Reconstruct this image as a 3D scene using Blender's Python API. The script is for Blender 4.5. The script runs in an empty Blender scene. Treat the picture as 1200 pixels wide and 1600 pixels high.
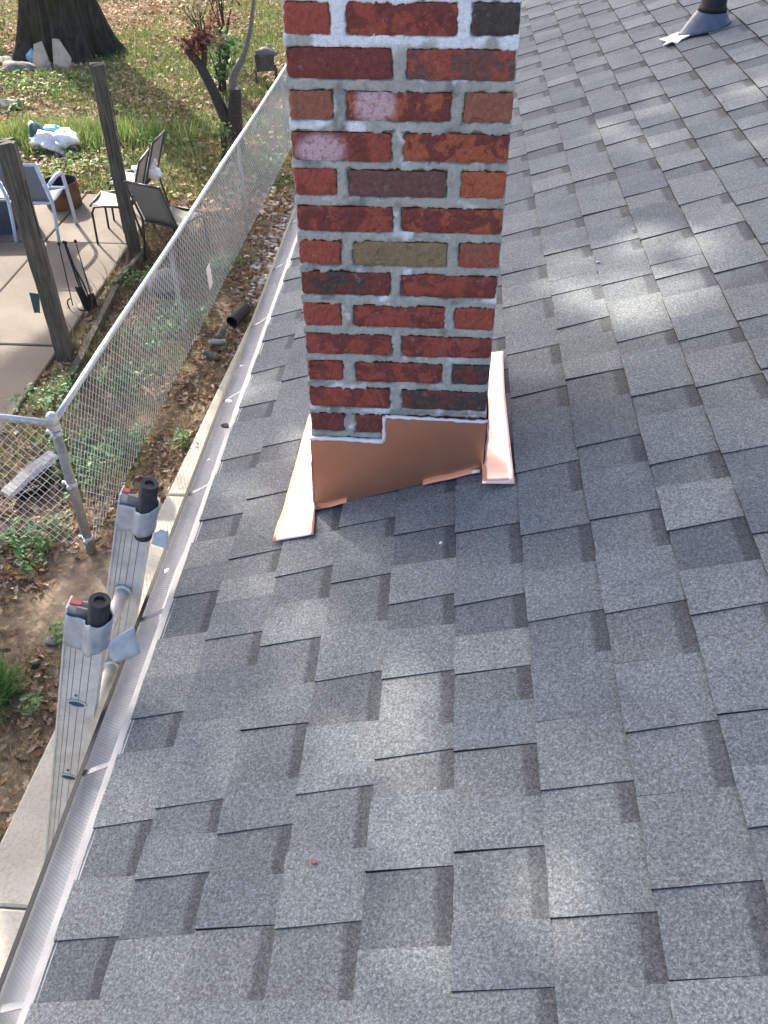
import bpy, math, random
import numpy as np
from mathutils import Vector, Matrix

S = bpy.context.scene
COL = S.collection
R = math.radians
rnd = random.Random(7)
rng = np.random.default_rng(11)

# ------------------------------------------------------------------ camera
cam = bpy.data.cameras.new('camera')
cam.sensor_fit = 'VERTICAL'
cam.sensor_height = 36.0
cam.sensor_width = 27.0
cam.lens = 1361.5 / 1600 * 36
cam.clip_start = 0.05
cam.clip_end = 400
camo = bpy.data.objects.new('camera', cam)
COL.objects.link(camo)
CAM = np.array([0.28375, -1.63483, 4.10133])
CR = np.array([[0.99769994, 0.06768984, -0.00359389],
               [-0.04117377, 0.64728348, 0.76113653],
               [-0.05384747, 0.75923789, -0.64858174]])   # rows: right, up, forward
m = Matrix.Identity(4)
for i in range(3):
    m[i][0] = CR[0][i]; m[i][1] = CR[1][i]; m[i][2] = -CR[2][i]; m[i][3] = CAM[i]
camo.matrix_world = m
S.camera = camo

# ------------------------------------------------------------------ daylight
SUN_AZ, SUN_EL = -35.0, 35.0
W = bpy.data.worlds.new('World'); S.world = W
W.use_nodes = True
wn = W.node_tree
sky = wn.nodes.new('ShaderNodeTexSky')
sky.sky_type = 'NISHITA'; sky.sun_disc = False
sky.sun_elevation = R(SUN_EL); sky.sun_rotation = R(SUN_AZ)
sky.air_density = 0.7; sky.dust_density = 4.0; sky.ozone_density = 0.3
wn.links.new(sky.outputs[0], wn.nodes['Background'].inputs[0])
wn.nodes['Background'].inputs[1].default_value = 0.15
sd = Vector((math.sin(R(SUN_AZ)) * math.cos(R(SUN_EL)), math.cos(R(SUN_AZ)) * math.cos(R(SUN_EL)), math.sin(R(SUN_EL))))
sl = bpy.data.lights.new('sun', 'SUN'); sl.energy = 3.5; sl.angle = R(0.5); sl.color = (1.0, 0.93, 0.82)
so = bpy.data.objects.new('sun', sl); COL.objects.link(so)
so.rotation_euler = sd.to_track_quat('Z', 'Y').to_euler()
so.location = (-8, 12, 14)
S.view_settings.view_transform = 'Standard'
S.view_settings.look = 'None'
S.view_settings.exposure = 1.9
S.view_settings.gamma = 1.0
S.view_settings.use_curve_mapping = False

# ------------------------------------------------------------------ node helpers
class NT:
    def __init__(s, name):
        s.m = bpy.data.materials.new(name); s.m.use_nodes = True
        s.t = s.m.node_tree; s.n = s.t.nodes
        s.b = s.n['Principled BSDF']
    def add(s, kind, **kw):
        x = s.n.new(kind)
        for k, v in kw.items():
            if k.startswith('i_'): x.inputs[k[2:].replace('_', ' ')].default_value = v
            else: setattr(x, k, v)
        return x
    def link(s, a, b): s.t.links.new(a, b)
    def pos(s): return s.add('ShaderNodeNewGeometry').outputs['Position']
    def noise(s, scale, detail=3, rough=.55, vec=None, dist=0):
        x = s.add('ShaderNodeTexNoise', i_Scale=scale, i_Detail=detail, i_Roughness=rough, i_Distortion=dist)
        s.link(vec or s.pos(), x.inputs['Vector']); return x.outputs['Fac']
    def voro(s, scale, vec=None, feature='F1', out='Color'):
        x = s.add('ShaderNodeTexVoronoi', feature=feature, i_Scale=scale)
        s.link(vec or s.pos(), x.inputs['Vector']); return x.outputs[out]
    def ramp(s, fac, stops, interp='LINEAR'):
        x = s.add('ShaderNodeValToRGB'); cr = x.color_ramp; cr.interpolation = interp
        while len(cr.elements) < len(stops): cr.elements.new(.5)
        for e, (p, c) in zip(cr.elements, stops):
            e.position = p; e.color = (*c, 1) if len(c) == 3 else c
        s.link(fac, x.inputs[0]); return x.outputs[0]
    def val(s, fac, a, b, lo=0., hi=1.):
        x = s.add('ShaderNodeMapRange', i_From_Min=a, i_From_Max=b, i_To_Min=lo, i_To_Max=hi)
        s.link(fac, x.inputs[0]); return x.outputs[0]
    def mix(s, fac, a, b, mode='MIX'):
        x = s.add('ShaderNodeMix', data_type='RGBA', blend_type=mode)
        for v, i in ((fac, 0), (a, 6), (b, 7)):
            if isinstance(v, (int, float)): x.inputs[i].default_value = v
            elif isinstance(v, tuple): x.inputs[i].default_value = (*v, 1)
            else: s.link(v, x.inputs[i])
        return x.outputs[2]
    def math(s, op, a, b=0.):
        x = s.add('ShaderNodeMath', operation=op)
        for v, i in ((a, 0), (b, 1)):
            if isinstance(v, (int, float)): x.inputs[i].default_value = v
            else: s.link(v, x.inputs[i])
        return x.outputs[0]
    def attr(s, name, out='Color'):
        x = s.add('ShaderNodeAttribute', attribute_name=name); return x.outputs[out]
    def bump(s, h, strength=.5, dist=.005):
        x = s.add('ShaderNodeBump', i_Strength=strength, i_Distance=dist)
        s.link(h, x.inputs['Height']); s.link(x.outputs[0], s.b.inputs['Normal'])
    def base(s, c):
        if isinstance(c, tuple): s.b.inputs['Base Color'].default_value = (*c, 1)
        else: s.link(c, s.b.inputs['Base Color'])
    def set(s, **kw):
        for k, v in kw.items(): s.b.inputs[k.replace('_', ' ')].default_value = v
        return s

def grime(name, c, rough=.6, metal=0., amt=.25, sc=14., fine=120.):
    t = NT(name); t.set(Roughness=rough, Metallic=metal)
    a = t.noise(sc, 5, .65); f = t.noise(fine, 2)
    d = tuple(v * (1 - amt * 1.6) for v in c); l = tuple(min(1, v * (1 + amt * .5)) for v in c)
    k = t.mix(t.val(f, .3, .7), t.ramp(a, [(.3, d), (.55, c), (.8, l)]), t.ramp(a, [(.35, d), (.7, c)]))
    t.base(k); t.bump(f, .15, .002); return t.m

# shingle: 'Col' = blend colour of the piece, UV.x = 1 on the recessed ply, UV.y = place along the exposure (0 butt, 1 upslope)
t = NT('asphalt_shingle'); t.set(Roughness=.88); t.b.inputs['Specular IOR Level'].default_value = .35
uv = t.add('ShaderNodeUVMap').outputs[0]; sx = t.add('ShaderNodeSeparateXYZ'); t.link(uv, sx.inputs[0])
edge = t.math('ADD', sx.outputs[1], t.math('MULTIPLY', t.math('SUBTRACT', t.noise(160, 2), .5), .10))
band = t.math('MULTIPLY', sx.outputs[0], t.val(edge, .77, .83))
gran = t.voro(520.); gs = t.add('ShaderNodeSeparateColor'); t.link(gran, gs.inputs[0])
gr = t.ramp(gs.outputs[0], [(0, (.66,) * 3), (.35, (.88,) * 3), (.7, (1.08,) * 3), (.9, (1.30,) * 3), (1, (1.52, 1.52, 1.54))])
gr2 = t.ramp(t.noise(190, 2, .6), [(.32, (.66,) * 3), (.5, (1.0,) * 3), (.68, (1.38,) * 3)])
c = t.mix(1., t.attr('Col'), gr, 'MULTIPLY')
c = t.mix(1., c, gr2, 'MULTIPLY')
c = t.mix(1., c, t.ramp(t.noise(7, 3), [(.3, (.86, .86, .88)), (.7, (1.12, 1.11, 1.09))]), 'MULTIPLY')
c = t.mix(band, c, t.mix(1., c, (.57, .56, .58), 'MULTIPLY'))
t.base(c); t.bump(gs.outputs[1], .4, .0014)
M_SH = t.m
M_SHE = None

t = NT('brick_clay'); t.set(Roughness=.9); t.b.inputs['Specular IOR Level'].default_value = .25
n1 = t.noise(24, 4, .6, dist=.6); n2 = t.noise(95, 3)
pc = t.attr('Col'); pa = t.attr('Fleck')
n4 = t.noise(340, 3, .7); n5 = t.noise(55, 5, .7, dist=.8)
k = t.mix(t.ramp(t.math('ADD', n1, t.math('MULTIPLY', t.math('SUBTRACT', n5, .5), .22)), [(.49, (0, 0, 0)), (.535, (.9, .9, .9))]), pc, pa)
k = t.mix(t.ramp(t.noise(17, 4, .6), [(.60, (0, 0, 0)), (.66, (1, 1, 1))]), k, t.mix(.4, pc, (.12, .036, .032)))
k = t.mix(1., k, t.ramp(n2, [(.25, (.78,) * 3), (.5, (1,) * 3), (.75, (1.18,) * 3)]), 'MULTIPLY')
cr = t.voro(22, feature='DISTANCE_TO_EDGE', out='Distance')
k = t.mix(t.math('MULTIPLY', t.ramp(cr, [(0, (1, 1, 1)), (.03, (0, 0, 0))]), t.val(t.noise(11, 2), .56, .66, 0, .8)), k, (.05, .022, .02))
k = t.mix(t.math('MULTIPLY', t.attr('Bloom', 'Fac'), t.val(n2, .22, .5)), k, (.62, .42, .43))
k = t.mix(1., k, t.ramp(n4, [(.28, (.70,) * 3), (.5, (1,) * 3), (.74, (1.28,) * 3)]), 'MULTIPLY')
k = t.mix(t.ramp(n5, [(.60, (0, 0, 0)), (.70, (.34, .34, .34))]), k, (.42, .36, .32))
k = t.mix(t.ramp(t.noise(260, 2), [(.72, (0, 0, 0)), (.78, (.6, .6, .6))]), k, (.52, .47, .44))
t.base(k); t.bump(t.math('ADD', t.math('ADD', n2, t.math('MULTIPLY', n1, 1.5)), t.math('MULTIPLY', n4, .5)), .8, .004)
M_BR = t.m

t = NT('lime_mortar'); t.set(Roughness=.95); t.b.inputs['Specular IOR Level'].default_value = .2
n2 = t.noise(140, 4, .65); n3 = t.noise(30, 4)
k = t.ramp(n3, [(.3, (.38, .365, .315)), (.5, (.45, .435, .375)), (.72, (.52, .505, .44))])
k = t.mix(t.attr('White', 'Fac'), k, (.86, .86, .86))
k = t.mix(t.attr('Soot', 'Fac'), k, (.05, .05, .055))
k = t.mix(1., k, t.ramp(n2, [(.25, (.72,) * 3), (.5, (1,) * 3), (.8, (1.14,) * 3)]), 'MULTIPLY')
n6 = t.noise(420, 3, .7); k = t.mix(1., k, t.ramp(n6, [(.3, (.78,) * 3), (.5, (1,) * 3), (.75, (1.15,) * 3)]), 'MULTIPLY')
t.base(k); t.bump(t.math('ADD', n2, t.math('MULTIPLY', n6, .6)), .85, .003)
M_MO = t.m

def copper(name, c, rough):
    t = NT(name); t.set(Metallic=1., Roughness=rough); n1 = t.noise(9, 4)
    t.base(t.ramp(n1, [(.3, tuple(v * .93 for v in c)), (.55, c), (.8, tuple(min(1, v * 1.05) for v in c))])); return t.m
M_CU = copper('satin_copper', (.86, .41, .26), .42)
M_CUB = copper('lit_copper', (.955, .70, .58), .34)  # same sheet as the apron; sky glare put into a paler colour

M_SHE = grime('shingle_cut_edge', (.035, .036, .04), .95, 0, .3, 200)
M_SEAL = grime('white_sealant', (.82, .82, .79), .5, 0, .08, 60)
M_WHITE = grime('white_gutter_paint', (.82, .81, .78), .35, 0, .12, 9)
M_STRIP = grime('guard_back_strip', (.42, .42, .42), .5, 0, .14, 12)
M_MESH = grime('guard_wire', (.10, .10, .11), .6, .1, .2)
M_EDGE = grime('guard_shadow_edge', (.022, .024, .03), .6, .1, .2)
M_SHINY = grime('mill_aluminium', (.55, .55, .55), .45, .3, .15, 30)
M_ALU = grime('ladder_aluminium', (.60, .61, .59), .55, .12, .18, 16)
M_ALUE = grime('ladder_groove', (.16, .17, .18), .6, .3, .2)
M_RUNG = grime('rung_aluminium', (.74, .73, .70), .45, .35, .22, 20)
M_FOAM = grime('dark_foam', (.045, .046, .052), .95, 0, .35, 60)
M_TAPE = grime('grey_duct_tape', (.40, .43, .46), .38, .1, .18, 40)
M_TAPEW = grime('pale_tape', (.66, .68, .70), .5, 0, .14, 40)
M_RED = grime('red_plastic', (.45, .10, .075), .6, 0, .3, 40)
M_HOLE = grime('hollow_shade', (.05, .07, .11), .7)
M_GALV = grime('galvanised_steel', (.50, .53, .57), .42, .55, .15, 30)
M_GALVP = grime('weathered_galvanised_post', (.30, .30, .29), .6, .4, .2, 20)
M_WIRE = grime('galvanised_wire', (.72, .75, .79), .5, .35, .1, 30)
M_BLACK = grime('black_plastic', (.012, .013, .015), .75, 0, .3, 30)
M_PIPE = grime('black_vent_plastic', (.018, .02, .026), .45, 0, .3, 30)
M_LEAD = grime('vent_boot_metal', (.10, .115, .16), .4, .5, .2, 30)
M_CONC = None
t = NT('aged_concrete'); t.set(Roughness=.92)
a = t.noise(1.6, 5, .6); b = t.noise(60, 4, .7); sp = t.voro(70, out='Distance')
k = t.ramp(a, [(.3, (.29, .27, .225)), (.5, (.35, .33, .28)), (.72, (.41, .39, .34))])
k = t.mix(1., k, t.ramp(b, [(.25, (.72,) * 3), (.5, (1,) * 3), (.78, (1.16,) * 3)]), 'MULTIPLY')
k = t.mix(t.ramp(t.noise(5, 5, .7), [(.60, (0, 0, 0)), (.72, (.55, .55, .55))]), k, (.25, .22, .18))
t.base(k); t.bump(b, .3, .003); M_CONC = t.m
t = NT('patio_concrete'); t.set(Roughness=.92)
a = t.noise(1.1, 5, .6); b = t.noise(40, 4, .7)
k = t.ramp(a, [(.3, (.112, .092, .073)), (.5, (.145, .12, .096)), (.72, (.185, .155, .126))])
k = t.mix(1., k, t.ramp(b, [(.25, (.74,) * 3), (.5, (1,) * 3), (.78, (1.14,) * 3)]), 'MULTIPLY')
k = t.mix(t.ramp(t.noise(2.4, 5, .7), [(.60, (0, 0, 0)), (.74, (.6, .6, .6))]), k, (.12, .10, .082))
t.base(k); t.bump(b, .3, .003); M_PATIO = t.m

t = NT('leafy_soil'); t.set(Roughness=1.); t.b.inputs['Specular IOR Level'].default_value = .1
a = t.noise(.55, 5, .62); b = t.noise(9, 5, .7); f = t.voro(34.); fs = t.add('ShaderNodeSeparateColor'); t.link(f, fs.inputs[0])
k = t.ramp(b, [(.28, (.07, .05, .036)), (.5, (.145, .108, .076)), (.72, (.23, .175, .125))])
g = t.ramp(b, [(.3, (.045, .052, .02)), (.55, (.095, .115, .04)), (.75, (.17, .17, .075))])
k = t.mix(t.math('MULTIPLY', t.ramp(a, [(.42, (0, 0, 0)), (.56, (1, 1, 1))]), t.attr('Lawn', 'Fac')), k, g)
k = t.mix(t.ramp(fs.outputs[0], [(.72, (0, 0, 0)), (.80, (.5, .5, .5))]), k, t.ramp(fs.outputs[1], [(0, (.20, .12, .065)), (.5, (.34, .23, .14)), (1, (.46, .36, .25))]))
k = t.mix(t.attr('Bare', 'Fac'), k, t.ramp(b, [(.3, (.20, .15, .11)), (.7, (.36, .29, .22))]))
t.base(k); t.bump(t.math('ADD', b, t.math('MULTIPLY', fs.outputs[0], .3)), .9, .02); M_SOIL = t.m

def vcol(name, rough=.8, trans=0., var=40.):
    t = NT(name); t.set(Roughness=rough); t.b.inputs['Specular IOR Level'].default_value = .3
    k = t.mix(1., t.attr('Col'), t.ramp(t.noise(var, 3), [(.3, (.78,) * 3), (.7, (1.2,) * 3)]), 'MULTIPLY')
    t.base(k)
    if trans:
        tr = t.add('ShaderNodeBsdfTranslucent'); t.link(k, tr.inputs[0])
        mx = t.add('ShaderNodeMixShader'); mx.inputs[0].default_value = trans
        t.link(t.b.outputs[0], mx.inputs[1]); t.link(tr.outputs[0], mx.inputs[2])
        t.link(mx.outputs[0], t.n['Material Output'].inputs[0])
    return t.m
M_LEAF = vcol('fallen_leaf', .85, .15)
M_GRASS = vcol('grass_blade', .7, .25)
M_FOL = vcol('green_foliage', .6, .3)
M_STONE = vcol('river_stone', .85, 0, 60)

t = NT('bark'); t.set(Roughness=.95)
mp = t.add('ShaderNodeMapping'); mp.inputs['Scale'].default_value = (1, 1, .16); t.link(t.pos(), mp.inputs[0])
a = t.noise(13, 6, .75, mp.outputs[0]); b = t.noise(2.2, 4)
k = t.ramp(a, [(.3, (.012, .010, .008)), (.52, (.045, .038, .03)), (.75, (.095, .082, .066))])
k = t.mix(t.ramp(b, [(.46, (0, 0, 0)), (.62, (.75, .75, .75))]), k, t.ramp(a, [(.3, (.018, .021, .009)), (.7, (.06, .066, .026))]))
t.base(k); t.bump(a, 1., .05); M_BARK = t.m
t = NT('thin_bark'); t.set(Roughness=.95)
a = t.noise(40, 5, .7); t.base(t.ramp(a, [(.3, (.022, .018, .016)), (.6, (.062, .052, .045)), (.8, (.11, .096, .085))])); t.bump(a, .8, .01); M_BARK2 = t.m
t = NT('weathered_timber'); t.set(Roughness=.9)
mp = t.add('ShaderNodeMapping'); mp.inputs['Scale'].default_value = (1, 1, .07); t.link(t.pos(), mp.inputs[0])
a = t.noise(48, 5, .7, mp.outputs[0]); b = t.noise(4, 3)
k = t.ramp(a, [(.3, (.03, .027, .022)), (.5, (.085, .075, .058)), (.72, (.17, .15, .118))])
k = t.mix(t.ramp(b, [(.5, (0, 0, 0)), (.66, (.7, .7, .7))]), k, t.ramp(a, [(.3, (.025, .032, .022)), (.7, (.08, .095, .066))]))
t.base(k); t.bump(a, .9, .012); M_WOOD = t.m
M_CUT = grime('fresh_cut_wood', (.50, .42, .34), .85, 0, .2, 12)
M_CUTG = grime('grey_bark', (.17, .16, .15), .9, 0, .25, 20)
M_RUST = grime('rusty_steel', (.20, .105, .05), .9, .1, .45, 9)
M_SLING = grime('slate_sling_fabric', (.17, .19, .23), .85, 0, .1, 60)
M_BLUEW = grime('pale_blue_frame', (.52, .60, .74), .45, 0, .1, 20)
M_TAN = grime('tan_sling_fabric', (.36, .34, .30), .85, 0, .14, 60)
M_BROWN = grime('brown_sling_fabric', (.20, .185, .16), .85, 0, .14, 60)
M_DKFR = grime('dark_bronze_frame', (.055, .052, .05), .5, .3, .2, 30)
M_NAVY = grime('navy_resin', (.045, .055, .085), .6, 0, .2, 20)
M_GRLID = grime('grey_resin_lid', (.25, .25, .25), .7, 0, .2, 20)
M_BAG = grime('white_plastic_bag', (.80, .81, .84), .4, 0, .1, 30)
M_BAGG = grime('green_plastic', (.03, .10, .09), .5, 0, .2, 30)
M_BAGB = grime('pale_blue_plastic', (.25, .52, .62), .5, 0, .2, 30)
M_ROCK = grime('field_rock', (.19, .18, .165), .95, 0, .3, 12)
M_SCRAP = grime('grey_shingle_back', (.36, .35, .36), .9, 0, .2, 20)
M_DULL = grime('dull_crushed_metal', (.10, .095, .09), .75, .1, .3, 25)
M_IRON = grime('black_iron', (.022, .022, .023), .55, .5, .3, 40)
M_WALL = grime('house_siding', (.55, .54, .50), .7, 0, .1, 6)
M_DECK = grime('roof_underlay', (.035, .035, .04), .95)

# ------------------------------------------------------------------ mesh helpers
def tag(o, label=None, cat=None, group=None, kind=None):
    for k, v in (('label', label), ('category', cat), ('group', group), ('kind', kind)):
        if v: o[k] = v
    return o
def empty(name, loc=(0, 0, 0), rz=0, parent=None):
    o = bpy.data.objects.new(name, None); COL.objects.link(o)
    o.empty_display_size = .1
    o.location = loc; o.rotation_euler = (0, 0, rz)
    if parent: o.parent = parent
    return o
def link(name, me, parent=None):
    o = bpy.data.objects.new(name, me); COL.objects.link(o)
    if parent: o.parent = parent
    return o
def copy_tree(o, parent=None):
    c = o.copy(); COL.objects.link(c)
    if parent: c.parent = parent
    for ch in list(o.children): copy_tree(ch, c)
    return c

class MB:
    def __init__(s): s.v = []; s.f = []; s.mi = []; s.cur = 0
    def add(s, vs, fs):
        b = len(s.v); s.v += [tuple(v) for v in vs]
        s.f += [tuple(i + b for i in f) for f in fs]; s.mi += [s.cur] * len(fs)
        return s
    def box(s, lo, hi, M=None, jit=0):
        (a, b, c), (d, e, f) = lo, hi
        vs = [Vector(p) for p in ((a, b, c), (d, b, c), (d, e, c), (a, e, c), (a, b, f), (d, b, f), (d, e, f), (a, e, f))]
        if jit: vs = [v + Vector((rnd.uniform(-jit, jit), rnd.uniform(-jit, jit), rnd.uniform(-jit, jit))) for v in vs]
        if M: vs = [M @ v for v in vs]
        return s.add(vs, [(3, 2, 1, 0), (4, 5, 6, 7), (0, 1, 5, 4), (1, 2, 6, 5), (2, 3, 7, 6), (3, 0, 4, 7)])
    def tube(s, pts, r, n=8, cap=True, flat=1., up=None):
        P = [Vector(p) for p in pts]; k = len(P); rr = r if isinstance(r, (list, tuple)) else [r] * k
        vs = []; ref = None
        for i, p in enumerate(P):
            d = (P[min(i + 1, k - 1)] - P[max(i - 1, 0)])
            d = d.normalized() if d.length > 1e-9 else Vector((0, 0, 1))
            if ref is None:
                ref = Vector(up) if up else (Vector((0, 0, 1)) if abs(d.z) < .9 else Vector((1, 0, 0)))
            a = d.cross(ref).normalized(); b = a.cross(d).normalized(); ref = b
            for j in range(n):
                t_ = 2 * math.pi * j / n
                vs.append(p + a * math.cos(t_) * rr[i] + b * math.sin(t_) * rr[i] * flat)
        fs = [(i * n + j, i * n + (j + 1) % n, (i + 1) * n + (j + 1) % n, (i + 1) * n + j) for i in range(k - 1) for j in range(n)]
        if cap: fs += [tuple(range(n - 1, -1, -1)), tuple((k - 1) * n + j for j in range(n))]
        return s.add(vs, fs)
    def lathe(s, prof, n=20, M=None):
        vs = []
        for (r_, z) in prof:
            for j in range(n):
                t_ = 2 * math.pi * j / n; v = Vector((r_ * math.cos(t_), r_ * math.sin(t_), z))
                vs.append(M @ v if M else v)
        k = len(prof)
        return s.add(vs, [(i * n + j, i * n + (j + 1) % n, (i + 1) * n + (j + 1) % n, (i + 1) * n + j) for i in range(k - 1) for j in range(n)])
    def grid(s, fn, nu, nv):
        vs = [fn(i / nu, j / nv) for j in range(nv + 1) for i in range(nu + 1)]
        w = nu + 1
        return s.add(vs, [(j * w + i, j * w + i + 1, (j + 1) * w + i + 1, (j + 1) * w + i) for j in range(nv) for i in range(nu)])
    def mesh(s, name, mats, smooth=False):
        me = bpy.data.meshes.new(name); me.from_pydata(s.v, [], s.f)
        for mm in (mats if isinstance(mats, (list, tuple)) else [mats]): me.materials.append(mm)
        me.polygons.foreach_set('material_index', s.mi)
        if smooth: me.polygons.foreach_set('use_smooth', [True] * len(me.polygons))
        me.update(); return me
    def obj(s, name, mats, parent=None, smooth=False):
        return link(name, s.mesh(name, mats, smooth), parent)
def solid(o, th, off=-1.):
    md = o.modifiers.new('thickness', 'SOLIDIFY'); md.thickness = th; md.offset = off; return o
def setattr_f(me, name, vals):
    a = me.attributes.new(name, 'FLOAT', 'POINT'); a.data.foreach_set('value', np.asarray(vals, dtype=np.float32))
def setcol(me, name, rgb):
    n = len(me.vertices); c = np.ones((n, 4), np.float32); c[:, :3] = rgb
    a = me.attributes.new(name, 'FLOAT_COLOR', 'POINT'); a.data.foreach_set('color', c.ravel())
def npmesh(name, V, F, mat, smooth=False):
    """F: (n, k) polygon array."""
    me = bpy.data.meshes.new(name); n, k = F.shape
    me.vertices.add(len(V)); me.vertices.foreach_set('co', V.astype(np.float32).ravel())
    me.loops.add(n * k); me.loops.foreach_set('vertex_index', F.astype(np.int32).ravel())
    me.polygons.add(n); me.polygons.foreach_set('loop_start', np.arange(0, n * k, k, dtype=np.int32))
    if smooth: me.polygons.foreach_set('use_smooth', np.ones(n, bool))
    me.materials.append(mat); me.update(calc_edges=True); return me
_ng = {}
def vnoise(x, y, sc, seed=0):
    if seed not in _ng: _ng[seed] = np.random.default_rng(1000 + seed).random((128, 128))
    g = _ng[seed]; x = np.asarray(x) * sc + 300.3; y = np.asarray(y) * sc + 300.7
    xi = np.floor(x).astype(int); yi = np.floor(y).astype(int); fx = x - xi; fy = y - yi
    fx = fx * fx * (3 - 2 * fx); fy = fy * fy * (3 - 2 * fy)
    G = lambda a, b: g[a % 128, b % 128]
    return (G(xi, yi) * (1 - fx) + G(xi + 1, yi) * fx) * (1 - fy) + (G(xi, yi + 1) * (1 - fx) + G(xi + 1, yi + 1) * fx) * fy
def fbm(x, y, sc, seed=0, o=3):
    r_ = 0; a = .5; tot = 0
    for i in range(o): r_ = r_ + a * vnoise(x, y, sc * 2 ** i, seed + i); tot += a; a *= .5
    return r_ / tot
def inview(P, pad=.06):
    q = (np.asarray(P) - CAM) @ CR.T
    u = q[..., 0] / q[..., 2] * 1361.5 / 600; v = q[..., 1] / q[..., 2] * 1361.5 / 800
    return (q[..., 2] > .05) & (abs(u) < 1 + pad) & (abs(v) < 1 + pad)

# ================================================================== GROUND
SWX = lambda y: -1.79 + .0466 * (y - .42)           # outer edge of the pavement
FX = lambda y: -2.04 + .0165 * (y - 2.62)           # fence line
def ground_h(x, y):
    h = (fbm(x, y, .5, 3) - .5) * .10 + (fbm(x, y, 3.0, 9) - .5) * .035 - .005
    flat = np.clip((np.asarray(y) - 9.4) / 3., 0, 1)
    flat = np.where(np.asarray(x) > -9.5, flat, 1)
    near = (fbm(x, y, 3.0, 9) - .5) * .02 - .012
    return near * (1 - flat) + h * flat
xs = np.concatenate([np.linspace(-60, -10, 26)[:-1], np.arange(-10, 0.2, .1), np.linspace(.5, 60, 24)])
ys = np.concatenate([np.linspace(-50, -1, 20)[:-1], np.arange(-1, 23, .1), np.linspace(24, 90, 26)])
GX, GY = np.meshgrid(xs, ys)
V = np.stack([GX, GY, ground_h(GX, GY)], -1).reshape(-1, 3)
nx, ny = len(xs), len(ys)
ii = (np.arange(ny - 1)[:, None] * nx + np.arange(nx - 1)[None]).ravel()
me = npmesh('ground', V, np.stack([ii, ii + 1, ii + 1 + nx, ii + nx], 1), M_SOIL, True)
lawn = np.clip((V[:, 1] - 9.0) / 1.5, 0, 1) * .95 + .15
bare = np.exp(-(((V[:, 0] + 1.95) / .36) ** 2 + ((V[:, 1] - 2.25) / .42) ** 2)) * .95
setattr_f(me, 'Lawn', lawn); setattr_f(me, 'Bare', np.clip(bare * (fbm(V[:, 0], V[:, 1], 3, 5) * 1.6), 0, 1))
tag(link('ground', me), kind='structure')

# patio slabs
patio = tag(empty('patio', (-6, 6.5, 0)), kind='structure')
def slab(name, corners, z0, z1, mat, parent):
    b = MB(); n = len(corners); ch = .012
    cx = sum(c[0] for c in corners) / n; cy = sum(c[1] for c in corners) / n
    ins = [(c[0] + (ch if c[0] < cx else -ch), c[1] + (ch if c[1] < cy else -ch)) for c in corners]
    b.add([(x, y, z0) for x, y in corners] + [(x, y, z1 - .008) for x, y in corners] + [(x, y, z1) for x, y in ins],
          [(i, (i + 1) % n, n + (i + 1) % n, n + i) for i in range(n)] + [(n + i, n + (i + 1) % n, 2 * n + (i + 1) % n, 2 * n + i) for i in range(n)] + [tuple(2 * n + i for i in range(n))])
    o = b.obj(name, mat); o.parent = parent; o.matrix_parent_inverse = Matrix.Translation(-parent.location); return o
px_ = [-8.6, -6.42, -4.24, -3.22]; py_ = [3.0, 5.33, 7.63, 9.12]
for i in range(3):
    for j in range(3):
        g = .008
        slab('slab', [(px_[i] + g, py_[j] + g), (px_[i + 1] - g, py_[j] + g), (px_[i + 1] - g, py_[j + 1] - g), (px_[i] + g, py_[j + 1] - g)], -.08, .022 + .004 * ((i + j) % 2), M_PATIO, patio)
walk = tag(empty('pavement', (-1, 3, 0)), kind='structure')
wy = [-5.97, -2.91, .15, 3.21, 6.27, 9.33]
for a, b_ in zip(wy, wy[1:]):
    a += .006; b_ -= .006
    slab('slab', [(SWX(a), a), (.0, a), (.0, b_), (SWX(b_), b_)], -.1, .045, M_CONC, walk)

# ================================================================== HOUSE
TP, ZB = .3498, 2.70299
SLN = math.hypot(1, TP)
def RP(s, y, h=0.):
    """point on the roof plane: s metres up the slope from x=0, y along the eave, h above it"""
    x = s / SLN
    return (x - h * TP / SLN, y, ZB + TP * x + h / SLN)
house = tag(empty('house', (2.5, 3, 0)), 'house with a grey shingled roof, brick chimney and white eave gutter', 'house')
def part(b, name, mat, smooth=False, parent=None):
    o = b.obj(name, mat, parent or house, smooth)
    if (parent or house) is house: o.matrix_parent_inverse = Matrix.Translation(-house.location)
    return o
Y0, Y1, SE, SR = -3.2, 9.2, -.3376, 4.6
b = MB(); b.box((.06, Y0 + .3, 0), (8.3, Y1 - .3, 2.55)); part(b, 'wall', M_WALL)
b = MB()
rx = SR / SLN; rz = ZB + TP * rx
e = SE / SLN + .006; ez = ZB + TP * e
b.add([(e, Y0, ez - .12), (e, Y0, ez - .004), (rx, Y0, rz - .004), (2 * rx - e, Y0, ez - .004), (2 * rx - e, Y0, ez - .12),
       (e, Y1, ez - .12), (e, Y1, ez - .004), (rx, Y1, rz - .004), (2 * rx - e, Y1, ez - .004), (2 * rx - e, Y1, ez - .12)],
      [(0, 1, 6, 5), (1, 2, 7, 6), (2, 3, 8, 7), (3, 4, 9, 8), (0, 5, 9, 4), (0, 4, 3, 2, 1), (5, 6, 7, 8, 9)])
roof = part(b, 'roof', M_DECK)

EXPO, S0 = .143, .3633
GAPS = [(.17, -.91, .26, .66), (.80, .76, .26, .88), (1.0, .86, .22, .75), (-.04, .10, .20, 1.), (1.3, 1.7, .5, .72)]  # roof spots; tree leaves toward the sun are cleared to shape light patches
SHADE_CLUMPS = [(-.08, -.91, .05), (.0, -.97, .06), (.09, -1.05, .05)]
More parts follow.
